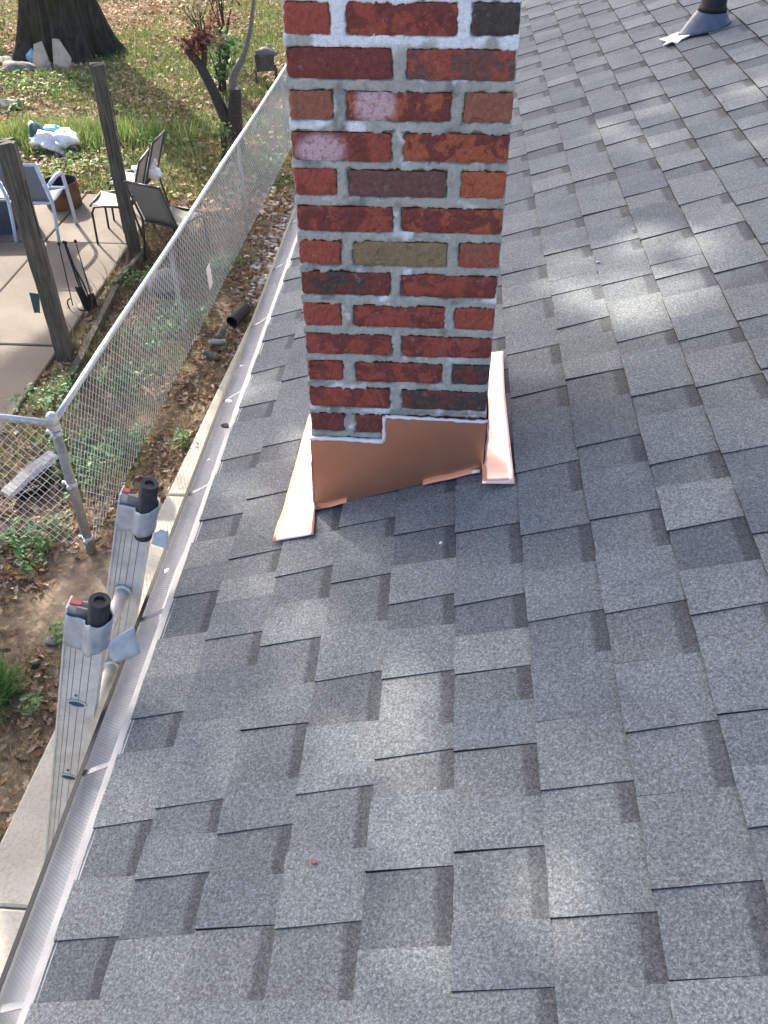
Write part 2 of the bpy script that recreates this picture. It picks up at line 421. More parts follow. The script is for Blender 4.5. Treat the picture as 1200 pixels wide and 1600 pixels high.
# recessed cutouts between the raised tabs, per course: (near end, far end) along the eave
CUT = {-4: [(-1.033, -.929), (-.86, -.79), (-.481, -.387)],
 -3: [(-1.141, -1.031), (-.949, -.858), (-.77, -.651), (-.554, -.435), (-.326, -.22)],
 -2: [(-1.151, -1.036), (-.92, -.804), (-.673, -.554), (-.425, -.287), (-.169, -.10)],
 -1: [(-1.086, -.966), (-.834, -.755), (-.705, -.584), (-.471, -.384), (-.282, -.172)],
 0: [(-1.227, -1.15), (-1.061, -.95), (-.866, -.769), (-.68, -.603), (-.513, -.421), (-.338, -.212)],
 1: [(-.93, -.86), (-.60, -.50), (-.373, -.261), (-.15, -.04)],
 2: [(-1.153, -1.033), (-.891, -.773), (-.636, -.513), (-.37, -.26), (-.10, .0), (.165, .28)],
 3: [(-1.062, -.955), (-.868, -.77), (-.683, -.552), (-.451, -.329), (-.212, -.118), (.05, .14)],
 4: [(-.95, -.84), (-.70, -.62), (-.516, -.389), (-.254, -.14), (.02, .12)]}
PAL = [((.142, .158, .172), 6), ((.156, .171, .183), 5), ((.129, .145, .161), 5), ((.143, .157, .169), 4), ((.110, .123, .141), 2), ((.116, .130, .146), 2), ((.168, .182, .192), 2)]
def shade():
    r_ = rnd.uniform(0, sum(w for _, w in PAL))
    for c, w in PAL:
        r_ -= w
        if r_ <= 0: break
    k = rnd.uniform(.93, 1.07); return (c[0] * k * 1.01, c[1] * k, c[2] * k * .945)
FORCE = {(-4, -.387): None}
def piece(b_, k, ya, yb, cut, col, cols, uvs):
    sa = S0 + k * EXPO; sb = sa + EXPO + .03
    sa_ = max(sa, SE + .002)
    if sb <= SE: return
    h0, h1 = (.0082, .0028) if cut else (.0116, .0050)
    if cut: jl = jr = 0
    else: jl, jr = rnd.uniform(-.004, .010), rnd.uniform(-.004, .010)
    nb = 3
    lo = []; hi = []; up = []
    for i in range(nb + 1):
        t_ = i / nb; y = (ya - jl) * (1 - t_) + (yb + jr) * t_; yu = ya * (1 - t_) + yb * t_
        sj = sa_ + rnd.uniform(-.0012, .0012) - (0 if cut else .001)
        lo.append(RP(sj, y, -.002)); hi.append(RP(sj, y, h0 + rnd.uniform(-.0006, .0006))); up.append(RP(sb, yu, h1 * .4 if not cut else h1 * .3))
    n = nb + 1
    mid = [tuple(np.array(hi[i]) + (np.array(up[i]) - np.array(hi[i])) * (EXPO / (sb - sa))) for i in range(n)]
    hl = [RP(sb, ya, -.002), RP(sb, yb, -.002)]
    b0 = len(b_.v)
    b_.add(lo + hi + up + hl,
           [(i, n + i, n + i + 1, i + 1)[::-1] for i in range(nb)] + [(n + i, 2 * n + i, 2 * n + i + 1, n + i + 1)[::-1] for i in range(nb)] +
           [(0, n, 2 * n, 3 * n)[::1], (n - 1, 3 * n + 1, 3 * n - 1, 2 * n - 1)])
    nf = 2 * nb + 2
    b_.mi[-nf:] = [1] * nb + [0] * nb + [1, 1]
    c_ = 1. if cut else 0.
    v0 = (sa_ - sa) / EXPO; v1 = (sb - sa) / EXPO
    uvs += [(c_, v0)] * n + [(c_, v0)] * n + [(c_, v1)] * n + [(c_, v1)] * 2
    cols += [col] * (3 * n + 2)
def fin(b_, name, cols, uvs):
    me = b_.mesh(name, [M_SH, M_SHE]); setcol(me, 'Col', np.array(cols))
    ul = me.uv_layers.new(name='UVMap'); vi = np.zeros(len(me.loops), np.int32); me.loops.foreach_get('vertex_index', vi)
    ul.data.foreach_set('uv', np.array(uvs, np.float32)[vi].ravel())
    return me
cells = []
for k in range(-5, 30):
    cs = sorted(CUT.get(k, []))
    ya, yb = (cs[0][0], cs[-1][1]) if cs else (0, 0)
    if not cs:
        y = rnd.uniform(-.1, .1)
        cs = [(y, y + rnd.uniform(.08, .14))]; ya, yb = cs[0]
    y = yb
    while y < Y1:
        y += rnd.uniform(.10, .24); w = rnd.uniform(.07, .13); cs.append((y, y + w)); y += w
    y = ya
    while y > Y0:
        y -= rnd.uniform(.10, .24); w = rnd.uniform(.07, .13); cs.insert(0, (y - w, y)); y -= w
    prev = Y0
    for (a, c_) in cs:
        a = max(a, Y0); c_ = min(c_, Y1)
        if a > prev + .01:
            L = a - prev
            if L > .17 and rnd.random() < .6:      # a tab that changes granule blend part-way
                q = prev + L * rnd.uniform(.4, .6); cells.append((k, prev, q, False)); cells.append((k, q, a, False))
            else: cells.append((k, prev, a, False))
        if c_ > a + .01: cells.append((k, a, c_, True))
        prev = c_
def cell_area(c):
    k, a, b_, cut = c
    s = S0 + (k + .5) * EXPO
    if s < SE - .06: return 0
    P = np.array(RP(s, (a + b_) / 2)); q = (P - CAM)
    if not inview(P, .12): return 0
    if 0 < P[0] < .4 and P[1] > -.02: return 0
    dd = np.linalg.norm(q); n_ = np.array([-TP, 0, 1]) / SLN
    # behind the chimney from the camera
    tt = (0 - CAM[1]) / (P[1] - CAM[1]) if P[1] > 0 else 0
    if P[1] > .3:
        xh = CAM[0] + (P[0] - CAM[0]) * tt
        if 0 < xh < .4: return 0
    return (b_ - a) * EXPO * abs(q @ n_) / dd ** 3
order = sorted(range(len(cells)), key=lambda i: -cell_area(cells[i]))
big = set(i for i in order[:296] if cell_area(cells[i]) > 0)
def inside_chimney(k, a, b_):
    s = S0 + k * EXPO
    return s > .03 and s + EXPO < .4 * SLN and a > .03 and b_ < .43
rb, rc, ru = MB(), [], []
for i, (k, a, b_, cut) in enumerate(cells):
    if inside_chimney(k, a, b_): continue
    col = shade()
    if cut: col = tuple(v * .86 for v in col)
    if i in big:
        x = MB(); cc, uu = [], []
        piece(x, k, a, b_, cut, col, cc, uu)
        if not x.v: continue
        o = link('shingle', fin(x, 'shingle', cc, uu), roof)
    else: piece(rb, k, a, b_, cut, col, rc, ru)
o = link('shingle_field', fin(rb, 'shingle_field', rc, ru), roof); o['kind'] = 'stuff'

# fascia and gutter
GX0 = SE / SLN
b = MB(); b.box((GX0 + .012, Y0, ez - .17), (GX0 + .03, Y1, ez - .006)); part(b, 'fascia', M_WHITE)
b = MB()
prof = [(-.3165, -.420), (-.3165, -.503), (-.384, -.505), (-.394, -.505), (-.403, -.504), (-.411, -.502), (-.417, -.499), (-.421, -.494), (-.423, -.486), (-.416, -.4835), (-.414, -.488)]
th = .0016
P2 = [np.array(q) + [0, 3.0] for q in prof]
nrm = []
for i in range(len(P2)):
    d = P2[min(i + 1, len(P2) - 1)] - P2[max(i - 1, 0)]; d /= np.linalg.norm(d); nrm.append(np.array([d[1], -d[0]]))
inn = [q - th * n_ for q, n_ in zip(P2, nrm)]
ring = P2 + inn[::-1]; n = len(ring)
NS = 24
vs = []
for j in range(NS + 1):
    y = Y0 + (Y1 - Y0) * j / NS; wob = .0015 * math.sin(y * 3.1) + rnd.uniform(-.0008, .0008)
    for q in ring: vs.append((q[0] + wob, y, q[1] + wob))
b.add(vs, [(j * n + i, j * n + (i + 1) % n, (j + 1) * n + (i + 1) % n, (j + 1) * n + i)[::-1] for j in range(NS) for i in range(n)])
gutter = part(b, 'gutter', M_WHITE)
# guard: solid back strip, woven wires, folded front edge
b = MB()
A0 = np.array([-.322, 2.5945]); B0 = np.array([-.4195, 2.5195])
dirn = (B0 - A0) / np.linalg.norm(B0 - A0); nor = np.array([dirn[1], -dirn[0]]);  nor = nor if nor[1] > 0 else -nor
q0 = A0 + nor * .001 - dirn * .012; q1 = A0 + nor * .002 + dirn * .024
b.add([(q0[0], Y0, q0[1]), (q1[0], Y0, q1[1]), (q1[0], Y1, q1[1]), (q0[0], Y1, q0[1])], [(0, 3, 2, 1)])
o = b.obj('guard_strip', M_STRIP, gutter); solid(o, .0012)
pitch, wr = .0072, .00022
span = np.linalg.norm(B0 - A0); ddy = span * .62
yy = np.arange(-1.75, 4.0, pitch)
Vw, Fw = [], []
def wires(yst, yend, lift):
    n_ = len(yst); base = sum(len(v) for v in Vw)
    a = np.stack([np.full(n_, A0[0]), yst, np.full(n_, A0[1])], 1); c = np.stack([np.full(n_, B0[0]), yend, np.full(n_, B0[1])], 1)
    nn = np.array([nor[0], 0, nor[1]])
    a = a + nn * lift; c = c + nn * lift; mid = (a + c) / 2 - nn * .0015
    d = (c - a); d /= np.linalg.norm(d, axis=1)[:, None]; s_ = np.cross(d, nn)
    vs_ = []
    for P in (a, mid, c):
        for k_ in range(3):
            t_ = 2 * math.pi * k_ / 3; vs_.append(P + wr * (math.cos(t_) * nn + math.sin(t_) * s_))
    Vw.append(np.stack(vs_, 1).reshape(-1, 3))
    idx = base + np.arange(n_)[:, None] * 9
    for r_ in (0, 3):
        for k_ in range(3):
            Fw.append(np.concatenate([idx + r_ + k_, idx + r_ + (k_ + 1) % 3, idx + r_ + 3 + (k_ + 1) % 3, idx + r_ + 3 + k_], 1))
wires(yy, yy + ddy, .0008); wires(yy, yy - ddy, .0016)
o = link('guard_screen', npmesh('guard_screen', np.concatenate(Vw), np.concatenate(Fw), M_MESH), gutter); o['kind'] = 'stuff'
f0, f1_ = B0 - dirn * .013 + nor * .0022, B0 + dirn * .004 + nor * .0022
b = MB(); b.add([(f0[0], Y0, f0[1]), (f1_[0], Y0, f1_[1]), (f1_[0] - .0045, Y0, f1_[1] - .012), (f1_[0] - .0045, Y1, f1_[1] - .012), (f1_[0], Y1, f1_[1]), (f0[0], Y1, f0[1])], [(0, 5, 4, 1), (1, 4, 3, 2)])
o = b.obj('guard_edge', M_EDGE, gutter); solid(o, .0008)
for y in (-1.58, -1.11, -.654, -.225, .261, .752, 1.252, 1.74, 2.22):
    b = MB()
    M_ = Matrix.Translation((0, y, 0))
    b.grid(lambda u, v: (-.310 - .108 * u, y - .007 + .014 * v, 2.585 - .072 * u - .004 * math.sin(math.pi * u) * (1 if .15 < v < .85 else .6)), 8, 3)
    o = b.obj('hanger', M_SHINY, gutter); solid(o, .002)

# vent pipe through the roof
vp = RP(1.522, 2.84)
b = MB(); b.tube([(vp[0], vp[1], vp[2] - .1), (vp[0], vp[1], vp[2] + .42)], .055, 20, cap=False)
b.tube([(vp[0], vp[1], vp[2] - .1), (vp[0], vp[1], vp[2] + .42)], .047, 20, cap=False)
vent = part(b, 'vent_pipe', M_PIPE, True)
b = MB()
ax = Vector((0, 0, 1))
for i, (r0, r1, h0, h1) in enumerate([(.15, .075, .012, .11)]):
    N_ = 24; vs = []
    for q, (rr, hh) in enumerate([(.092, .012), (.084, .022), (.070, .056), (.062, .075), (.058, .080)]):
        for j in range(N_):
            a = 2 * math.pi * j / N_; f_ = 1 - hh / .08
            ex = .05 * f_ * max(0, -math.cos(a)) ** 2   # boot runs out down the slope
            x = vp[0] + (rr + ex) * math.cos(a); yv = vp[1] + rr * math.sin(a)
            zr = ZB + TP * x
            vs.append((x, yv, zr * f_ + (vp[2] + .0) * (1 - f_) + hh))
    b.add(vs, [(q * N_ + j, q * N_ + (j + 1) % N_, (q + 1) * N_ + (j + 1) % N_, (q + 1) * N_ + j) for q in range(4) for j in range(N_)])
solid(b.obj('vent_boot', M_LEAD, vent, True), .003)
b = MB(); b.tube([(vp[0], vp[1], vp[2] + .075), (vp[0], vp[1], vp[2] + .100)], [.064, .058], 20); b.obj('vent_collar', M_BLACK, vent, True)

# ------------------------------------------------------------------ chimney
CH_W, CH_D, CZ0, PIT, BH = .40, .42, 2.9815, .0681, .0512
NROW = 25
chb = MB()
rowz = lambda i: 3.8083 - (i - 1) * PIT      # top of brick row i (row 1 is the highest whole row in view)
def snoise(x, z, sc, seed): return vnoise(x, z, sc, seed)
Rd, Dr, Og, Pu, Bk, Tn, Bw, Br2 = (.36, .088, .058), (.205, .058, .046), (.43, .118, .060), (.18, .088, .074), (.085, .070, .058), (.28, .195, .105), (.32, .125, .08), (.26, .08, .058)
ROWS = {1: [(0, .205, Rd, Rd), (.265, .74, Dr, Rd), (.79, .998, Bk, Bk)],
 2: [(0, .468, Dr, Dr), (.522, .996, Pu, Rd)],
 3: [(.0, .205, Bw, Bw), (.255, .73, Dr, Og), (.775, .998, Bw, Bw)],
 4: [(0, .468, Dr, Rd), (.51, .998, Dr, Og)],
 5: [(0, .21, Rd, Rd), (.255, .725, Pu, Pu), (.78, .998, Og, Og)],
 6: [(0, .472, Dr, Rd), (.505, .998, Dr, Og)],
 7: [(0, .215, Rd, Rd), (.27, .74, Tn, Tn), (.787, .998, Rd, Bw)],
 8: [(0, .46, Dr, Bk), (.506, .998, Dr, Rd)],
 9: [(0, .205, Rd, Rd), (.26, .742, Dr, Rd), (.785, .998, Rd, Rd)],
 10: [(0, .467, Dr, Rd), (.512, .998, Dr, Rd)],
 11: [(0, .205, Dr, Rd), (.262, .742, Dr, Rd), (.79, .998, Bk, Dr)],
 12: [(0, .46, Dr, Rd), (.515, .998, Bk, Dr)],
 13: [(0, .20, Dr, Dr), (.255, .47, Dr, Dr), (.51, .998, Dr, Rd)]}
def fr_brick(x0, x1, z0, z1, c, fl, seed, yf=0., depth=.09, bloom=None):
    nx_, nz_ = 16, 6
    g = MB(); rs = np.random.default_rng(seed)
    def fn(u, v):
        eu = 4 * u * (1 - u); 
        x = x0 + (x1 - x0) * u; z = z0 + (z1 - z0) * v
        if u in (0, 1): x += (1 if u == 0 else -1) * rs.uniform(0, .0035)
        if v in (0, 1): z += (1 if v == 0 else -1) * rs.uniform(0, .0030)
        if u in (0, 1) and v in (0, 1): x += (1 if u == 0 else -1) * .002; z += (1 if v == 0 else -1) * .0015
        y = yf + rs.uniform(-.0009, .0009) + (.0018 if (u in (0, 1) or v in (0, 1)) else 0) + (snoise(x, z, 30, seed % 7) - .5) * .003
        return (x, y, z)
    g.grid(fn, nx_, nz_)
    w = nx_ + 1
    per = [i for i in range(w)] + [j * w + nx_ for j in range(1, nz_ + 1)] + [nz_ * w + i for i in range(nx_ - 1, -1, -1)] + [j * w for j in range(nz_ - 1, 0, -1)]
    bv = [(g.v[i][0], yf + depth, g.v[i][2]) for i in per]; b0 = len(g.v)
    np_ = len(per)
    g.v += bv
    for i in range(np_):
        g.f.append((per[(i + 1) % np_], per[i], b0 + i, b0 + (i + 1) % np_)); g.mi.append(0)
    g.f.append(tuple(b0 + i for i in range(np_))); g.mi.append(0)
    me = g.mesh('brick', M_BR)
    setcol(me, 'Col', np.tile(c, (len(me.vertices), 1))); setcol(me, 'Fleck', np.tile(fl, (len(me.vertices), 1)))
    bl = np.zeros(len(me.vertices))
    if bloom:
        vv = np.array(g.v); bl = np.clip((1.15 - np.hypot((vv[:, 0] - bloom[0]) / bloom[2], (vv[:, 2] - bloom[1]) / bloom[3])) * 3, 0, 1)
    setattr_f(me, 'Bloom', bl)
    return me
bricks_front = []
CHI = []
for i in range(-9, 18):
    zt = rowz(i)
    if i in ROWS: row = ROWS[i]
    else:
        if i % 2: row = [(0, .205, rnd.choice([Rd, Bw, Dr]), Rd), (.26, .74, rnd.choice([Dr, Rd, Pu]), Og), (.79, .998, rnd.choice([Rd, Bk]), Rd)]
        else: row = [(0, .467, Dr, Rd), (.512, .998, rnd.choice([Dr, Rd]), Rd)]
    dz = rnd.uniform(-.0015, .0015)
    for (a, b_, c, fl) in row:
        bricks_front.append((a * CH_W + .001, b_ * CH_W - .001, zt - BH + dz + rnd.uniform(-.001, .001), zt + dz + rnd.uniform(-.001, .001), c, fl, i))
bm_ = empty('chimney', (0, 0, 0), 0, house); bm_.matrix_parent_inverse = Matrix.Translation(-house.location)
bm_['label'] = 'square red brick chimney with pale mortar and new copper flashing'
chim = bm_
BLOOM = {(3, 1): (.155, 3.648, .036, .034), (4, 0): (.055, 3.57, .045, .028), (4, 1): None}
cnt = {}
for (x0, x1, z0, z1, c, fl, i) in bricks_front:
    j = cnt.get(i, 0); cnt[i] = j + 1
    me = fr_brick(x0, x1, z0, z1, c, fl, 500 + i * 7 + j, bloom=BLOOM.get((i, j)))
    o = link('brick', me, chim)
    if c is Tn: o['label'] = 'tan brown brick'
    elif c is Bk: o['label'] = 'blackened brick'
# plainer bricks on the other three faces (side rows sit behind the front bricks)
def plain(w_, d_, seed):
    g = MB(); rs = random.Random(seed); e_ = .003
    g.box((0, 0, 0), (w_, d_, BH), jit=.0012)
    me = g.mesh('brick', M_BR); c = rs.choice([Rd, Dr, Bw, Pu, Og])
    setcol(me, 'Col', np.tile(c, (8, 1))); setcol(me, 'Fleck', np.tile(rs.choice([Rd, Og, Dr]), (8, 1))); setattr_f(me, 'Bloom', np.zeros(8)); return me
variants = {}
for i in range(-9, 18):
    zb_ = rowz(i) - BH
    segs = [(.094, .205), (.218, .329)] if i % 2 else [(.094, .150), (.163, .329)]
    for sx_ in (0, CH_W - .09):
        for (a, b_) in segs:
            key = (round(b_ - a, 3), rnd.randint(0, 4))
            if key not in variants: variants[key] = plain(.09, b_ - a, hash(key) % 1000)
            o = link('brick', variants[key], chim); o.location = (sx_, a, zb_)
    for (a, b_) in ([(0, .193), (.206, .40)] if i % 2 else [(0, .09), (.103, .296), (.309, .40)]):
        key = (round(b_ - a, 3), rnd.randint(0, 4), 'b')
        if key not in variants: variants[key] = plain(b_ - a, .078, hash(key[:2]) % 1000)
        o = link('brick', variants[key], chim); o.location = (a, .342, zb_)
# mortar: core plus a fine ragged skin on the front
zlo, zhi = 2.60, rowz(-9) + .012
b = MB(); b.box((.004, .012, 2.2), (CH_W - .004, CH_D - .004, zhi)); 
core = b.obj('mortar_core', M_MO, chim)
for nm in ('White', 'Soot'): setattr_f(core.data, nm, np.zeros(8))
st = .003
gx = np.arange(-.0005, CH_W + .0006, st); gz = np.arange(2.86, 3.98, st)
X_, Z_ = np.meshgrid(gx, gz)
dist = np.full(X_.shape, -1.)           # >0 inside a brick: depth from its edge
for (x0, x1, z0, z1, *_r) in bricks_front:
    d = np.minimum(np.minimum(X_ - x0 if x0 > .01 else 1, x1 - X_ if x1 < .39 else 1), np.minimum(Z_ - z0, z1 - Z_))
    dist = np.maximum(dist, d)
rag = (fbm(X_, Z_, 55, 21, 4) - .5) * .015 + (fbm(X_, Z_, 230, 31, 2) - .5) * .007
top = np.clip((Z_ - 3.66) / .08, 0, 1)
heavy = np.clip((vnoise(X_, Z_, 9, 41) - .45) * 2, 0, 1)
reach = -.0004 + rag * (.50 + .8 * heavy) + top * heavy * .006
k_ = np.clip((dist - reach) / .0025, -1, 1)     # -1 joint, +1 brick
yv = np.where(k_ < 0, .0002 + (fbm(X_, Z_, 90, 51, 3) - .5) * .0032, .0002 + k_ * .012)
edge_ = (X_ < .002) | (X_ > CH_W - .002)
V = np.stack([X_, yv, Z_], -1).reshape(-1, 3)
ny_, nx2 = X_.shape; ii = (np.arange(ny_ - 1)[:, None] * nx2 + np.arange(nx2 - 1)[None]).ravel()
skin = npmesh('mortar_joint', V, np.stack([ii, ii + 1, ii + 1 + nx2, ii + nx2], 1), M_MO, True)
xf = X_ / CH_W
wh = np.clip((fbm(X_, Z_, 22, 61, 3) - .66 + .50 * np.clip((Z_ - 3.69) / .07, 0, 1) + .18 * np.exp(-((Z_ - 3.615) / .012) ** 2) * (xf < .5)) * 5, 0, 1)
wh = np.maximum(wh, np.clip((fbm(X_, Z_, 40, 71, 3) - .74) * 6, 0, 1))
so_ = np.clip(1.3 - np.hypot((X_ - .092) / .012, (Z_ - 3.62) / .05) * .9, 0, 1) * np.clip(fbm(X_, Z_, 60, 81, 3) * 2 - .5, 0, 1)
so_ = np.maximum(so_, .5 * np.clip((fbm(X_, Z_, 30, 91, 3) - .63) * 5, 0, 1) * (wh < .3))
so_ = np.maximum(so_, .8 * np.exp(-((Z_ - 3.003) / .006) ** 2) * (xf > .45) * fbm(X_, Z_, 70, 95))
setattr_f(skin, 'White', wh.ravel()); setattr_f(skin, 'Soot', so_.ravel())
link('mortar_joint', skin, chim)
# chimney top, above the frame
b = MB(); b.box((-.03, -.03, zhi), (CH_W + .03, CH_D + .03, zhi + .07)); o = b.obj('chimney_crown', M_CONC, chim)
b = MB(); b.tube([(.2, .21, zhi + .07), (.2, .21, zhi + .24)], [.10, .09], 20, cap=False); solid(b.obj('flue_liner', M_RUST, chim, True), .012)

# copper apron
zl, zs, zr_ = 2.925, 2.992, 2.986
def base_z(x): return ZB + TP * x + .010
pts = []
def apron(u, v):
    x = -.003 + .403 * u; zt = zl if x < .172 else zs + (zr_ - zs) * (x - .172) / .228
    zb_ = base_z(x); z = zb_ + (zt - zb_) * v
    return (x, -.0065 + (vnoise(x, z, 5, 77) - .5) * .0015, z)
b = MB()
NU = 28; us = [i / NU for i in range(NU + 1)]
us = sorted(set([u for u in us if abs(u - .4343) > .012] + [.4340, .4346]))
NV = 10; w = len(us)
b.add([apron(u, j / NV) for j in range(NV + 1) for u in us], [(j * w + i, j * w + i + 1, (j + 1) * w + i + 1, (j + 1) * w + i) for j in range(NV) for i in range(w - 1)])
o = b.obj('apron_flashing', M_CU, chim); solid(o, .0012, 1)
for (x0, x1) in ((-.004, .078), (.262, .385)):
    b = MB()
    b.grid(lambda u, v: (x0 + (x1 - x0) * u, -.008 - .009 * v, ZB + TP * (x0 + (x1 - x0) * u) + .0145 + .001 * math.sin(u * 9) - .002 * v), 8, 2)
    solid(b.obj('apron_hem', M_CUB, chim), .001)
# copper side flashings: a flange on the shingles, an upstand on the brick, a rolled hem
def flange(outline_in, outline_out, n_, hem_side, sd_):
    b = MB()
    def fn(u, v):
        t_ = v * (len(outline_in) - 1); i = min(int(t_), len(outline_in) - 2); f_ = t_ - i
        a = [outline_in[i][q] * (1 - f_) + outline_in[i + 1][q] * f_ for q in (0, 1)]
        c = [outline_out[i][q] * (1 - f_) + outline_out[i + 1][q] * f_ for q in (0, 1)]
        x = a[0] * (1 - u) + c[0] * u; y = a[1] * (1 - u) + c[1] * u
        h = .0145 + (.014 * (1 - u) if hem_side > 0 else 0) + (vnoise(x, y, 14, sd_) - .5) * .004 + (.002 * math.sin(y * 40 + x * 30) if y < .06 else 0)
        return RP(x * SLN, y, h)
    b.grid(fn, 6, n_)
    return b, fn
inn_ = [(.406, -.082), (.404, .10), (.404, .30), (.404, .49)]; out_ = [(.472, -.088), (.468, .10), (.464, .30), (.468, .492)]
b, fn = flange(inn_, out_, 24, 1, 5)
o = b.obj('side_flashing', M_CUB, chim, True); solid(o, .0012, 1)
b = MB(); b.tube([fn(1, j / 14) for j in range(15)], .0013, 6); b.tube([fn(j / 6, 0) for j in range(7)], .0012, 6); b.obj('flashing_hem', M_CU, o, True) if False else b.obj('flashing_hem', M_CU, chim, True)
inl = [(.013, -.113), (.004, -.02), (-.004, .12), (-.004, .32), (-.004, .43)]; outl = [(-.087, -.105), (-.082, .0), (-.077, .12), (-.072, .32), (-.070, .43)]
b, fn = flange(inl, outl, 28, -1, 6)
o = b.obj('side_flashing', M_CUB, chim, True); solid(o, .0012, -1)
b = MB(); b.tube([fn(1, j / 18) for j in range(19)], .0026, 6); b.obj('flashing_hem', M_CU, chim, True)
for xw, yo in ((CH_W + .003, -.02), (-.003, -.015)):
    b = MB()
    b.grid(lambda u, v: (xw + (.0015 if xw > 0 else -.0015) * math.sin(u * 11), yo + .44 * u, (ZB + TP * xw + .012) * (1 - v) + v * (ZB + TP * xw + .16)), 12, 3)
    solid(b.obj('upstand', M_CU, chim), .0012, 0)
# sealant beads
def bead(path, r_, name='sealant_bead'):
    P = []
    for (a, c_) in zip(path, path[1:]):
        n_ = max(2, int((Vector(c_) - Vector(a)).length / .009))
        for j in range(n_): P.append(Vector(a).lerp(Vector(c_), j / n_))
    P.append(Vector(path[-1])); b = MB()
    P = [p + Vector((rnd.uniform(-.001, .001), rnd.uniform(-.0008, .0008), rnd.uniform(-.0012, .0012))) for p in P]
    b.tube(P, [r_ * rnd.uniform(.72, 1.25) for _ in P], 8, flat=.7); return b.obj(name, M_SEAL, chim, True)
bead([(-.004, -.008, zl + .003), (.168, -.009, zl + .001)], .0062)
bead([(.169, -.009, zl + .002), (.170, -.009, zs + .001)], .0058)
bead([(.172, -.009, zs + .003), (.39, -.008, zr_ + .003), (.405, -.006, zr_ + .003)], .0048)
bead([(.404, -.008, zr_), (.405, -.012, 2.92), (.405, -.014, 2.862)], .0036)
bead([(-.004, -.007, 2.80), (-.004, -.010, 2.745), (-.002, -.014, 2.722)], .0036)
bead([(.375, -.012, 2.848), (.395, -.016, 2.857)], .006)

# ================================================================== LADDER
TH = R(73.07); DN = Vector((-math.cos(TH), 0, -math.sin(TH))); PR = Vector((-math.sin(TH), 0, math.cos(TH)))
H1 = Vector((-.467, 0, 2.558)); YN, YF = -.511, -.167
LEN = (2.558 - .045) / math.sin(TH)
lad = tag(empty('ladder', (-1.1, -.34, .045)), 'grey aluminium ladder with taped foam ends leaning on the gutter', 'ladder')
def lp(b, name, mat, smooth=False, parent=None):
    o = b.obj(name, mat, parent or lad, smooth); 
    if not parent: o.matrix_parent_inverse = Matrix.Translation(-lad.location)
    return o
def LP(al, pe, y): return H1 + DN * al + PR * pe + Vector((0, y, 0))
def lbox(b, a0, a1, p0, p1, y0, y1):
    vs = [LP(a, p_, y) for y in (y0, y1) for a in (a0, a1) for p_ in (p0, p1)]
    b.add(vs, [(0, 1, 3, 2), (4, 6, 7, 5), (0, 4, 5, 1), (2, 3, 7, 6), (0, 2, 6, 4), (1, 5, 7, 3)])
for y, sgn in ((YN, 1), (YF, -1)):
    b = MB()
    lbox(b, -.315, LEN, -.037, .037, y, y + .004)
    for pe in (-.038, .038): lbox(b, -.315, LEN, pe - .002, pe + .002, y - .006, y + .026 if sgn > 0 else y + .03)
    rail = lp(b, 'rail', M_ALU)
    b = MB()
    for pe in (-.018, -.002, .014, .024): lbox(b, -.21, LEN, pe - .0006, pe + .0006, y - .0006, y + .001)
    b.obj('groove', M_ALUE, rail)
nr = 0
for k in range(0, 9):
    al = .305 * k
    b = MB()
    P = [LP(al, 0, YN + .006), LP(al, 0, YF - .001)]
    b.tube(P, .0165, 14); b.tube([LP(al, 0, YN + .006), LP(al, 0, YN + .012)], .021, 14); b.tube([LP(al, 0, YF - .010), LP(al, 0, YF - .001)], .022, 14)
    rg = lp(b, 'rung', M_RUNG, True)
    b = MB(); c = LP(al, 0, YN - .001)
    rp = [c + DN * math.cos(t_) * .0115 + PR * math.sin(t_) * .020 for t_ in [2 * math.pi * j / 20 for j in range(21)]]
    b.tube(rp, .0028, 6, cap=False); b.obj('rung_rim', M_ALU, rg, True)
    b = MB(); b.lathe([(.0035, 0), (.0028, .0018), (.0001, .0022)], 8, Matrix.Translation(LP(al - .030, .004, YN - .001)) @ Matrix.Rotation(R(90), 4, 'X')); b.obj('rivet', M_ALUE, rg, True)
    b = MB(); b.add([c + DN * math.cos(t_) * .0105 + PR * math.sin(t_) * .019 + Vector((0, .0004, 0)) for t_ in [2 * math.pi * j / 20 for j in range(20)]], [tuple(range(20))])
    b.obj('rung_hollow_shade', M_HOLE, rg)  # flat dark disc stands for the shade inside the rung end
def ltape(y, a0, a1, pmin, pmax, yl, yh, seed):
    b = MB(); rs = random.Random(seed); ring_ = []
    base = [(pmax + .003, yh), (pmax + .003, yl + .002), (pmax - .01, yl - .002), (.0, yl - .006), (pmin + .032, yl - .018), (pmin + .018, yl - .028), (pmin - .002, yl - .026), (pmin - .015, yl - .008), (pmin - .014, yl + .014), (pmin + .01, yh)]
    def fn(u, v):
        t_ = u * len(base); i = int(t_) % len(base); f_ = t_ - int(t_); q, r_ = base[i], base[(i + 1) % len(base)]
        pe = q[0] * (1 - f_) + r_[0] * f_; yy_ = q[1] * (1 - f_) + r_[1] * f_
        w_ = (vnoise(u * 5, v * 2, 3, seed) - .5) * .006 + (vnoise(u * 3, v * 9, 3, seed + 5) - .5) * .004
        slant = .42 * min(pe, .02)
        return LP(a0 + (a1 - a0) * v + slant + (.012 * (vnoise(u * 6, v, 2, seed + 3) - .5) if v in (0, 1) else 0), pe + w_ * .5, yy_ + w_)
    b.grid(fn, 36, 8); o = lp(b, 'tape_wrap', M_TAPE, True); solid(o, .0015, 1); return o
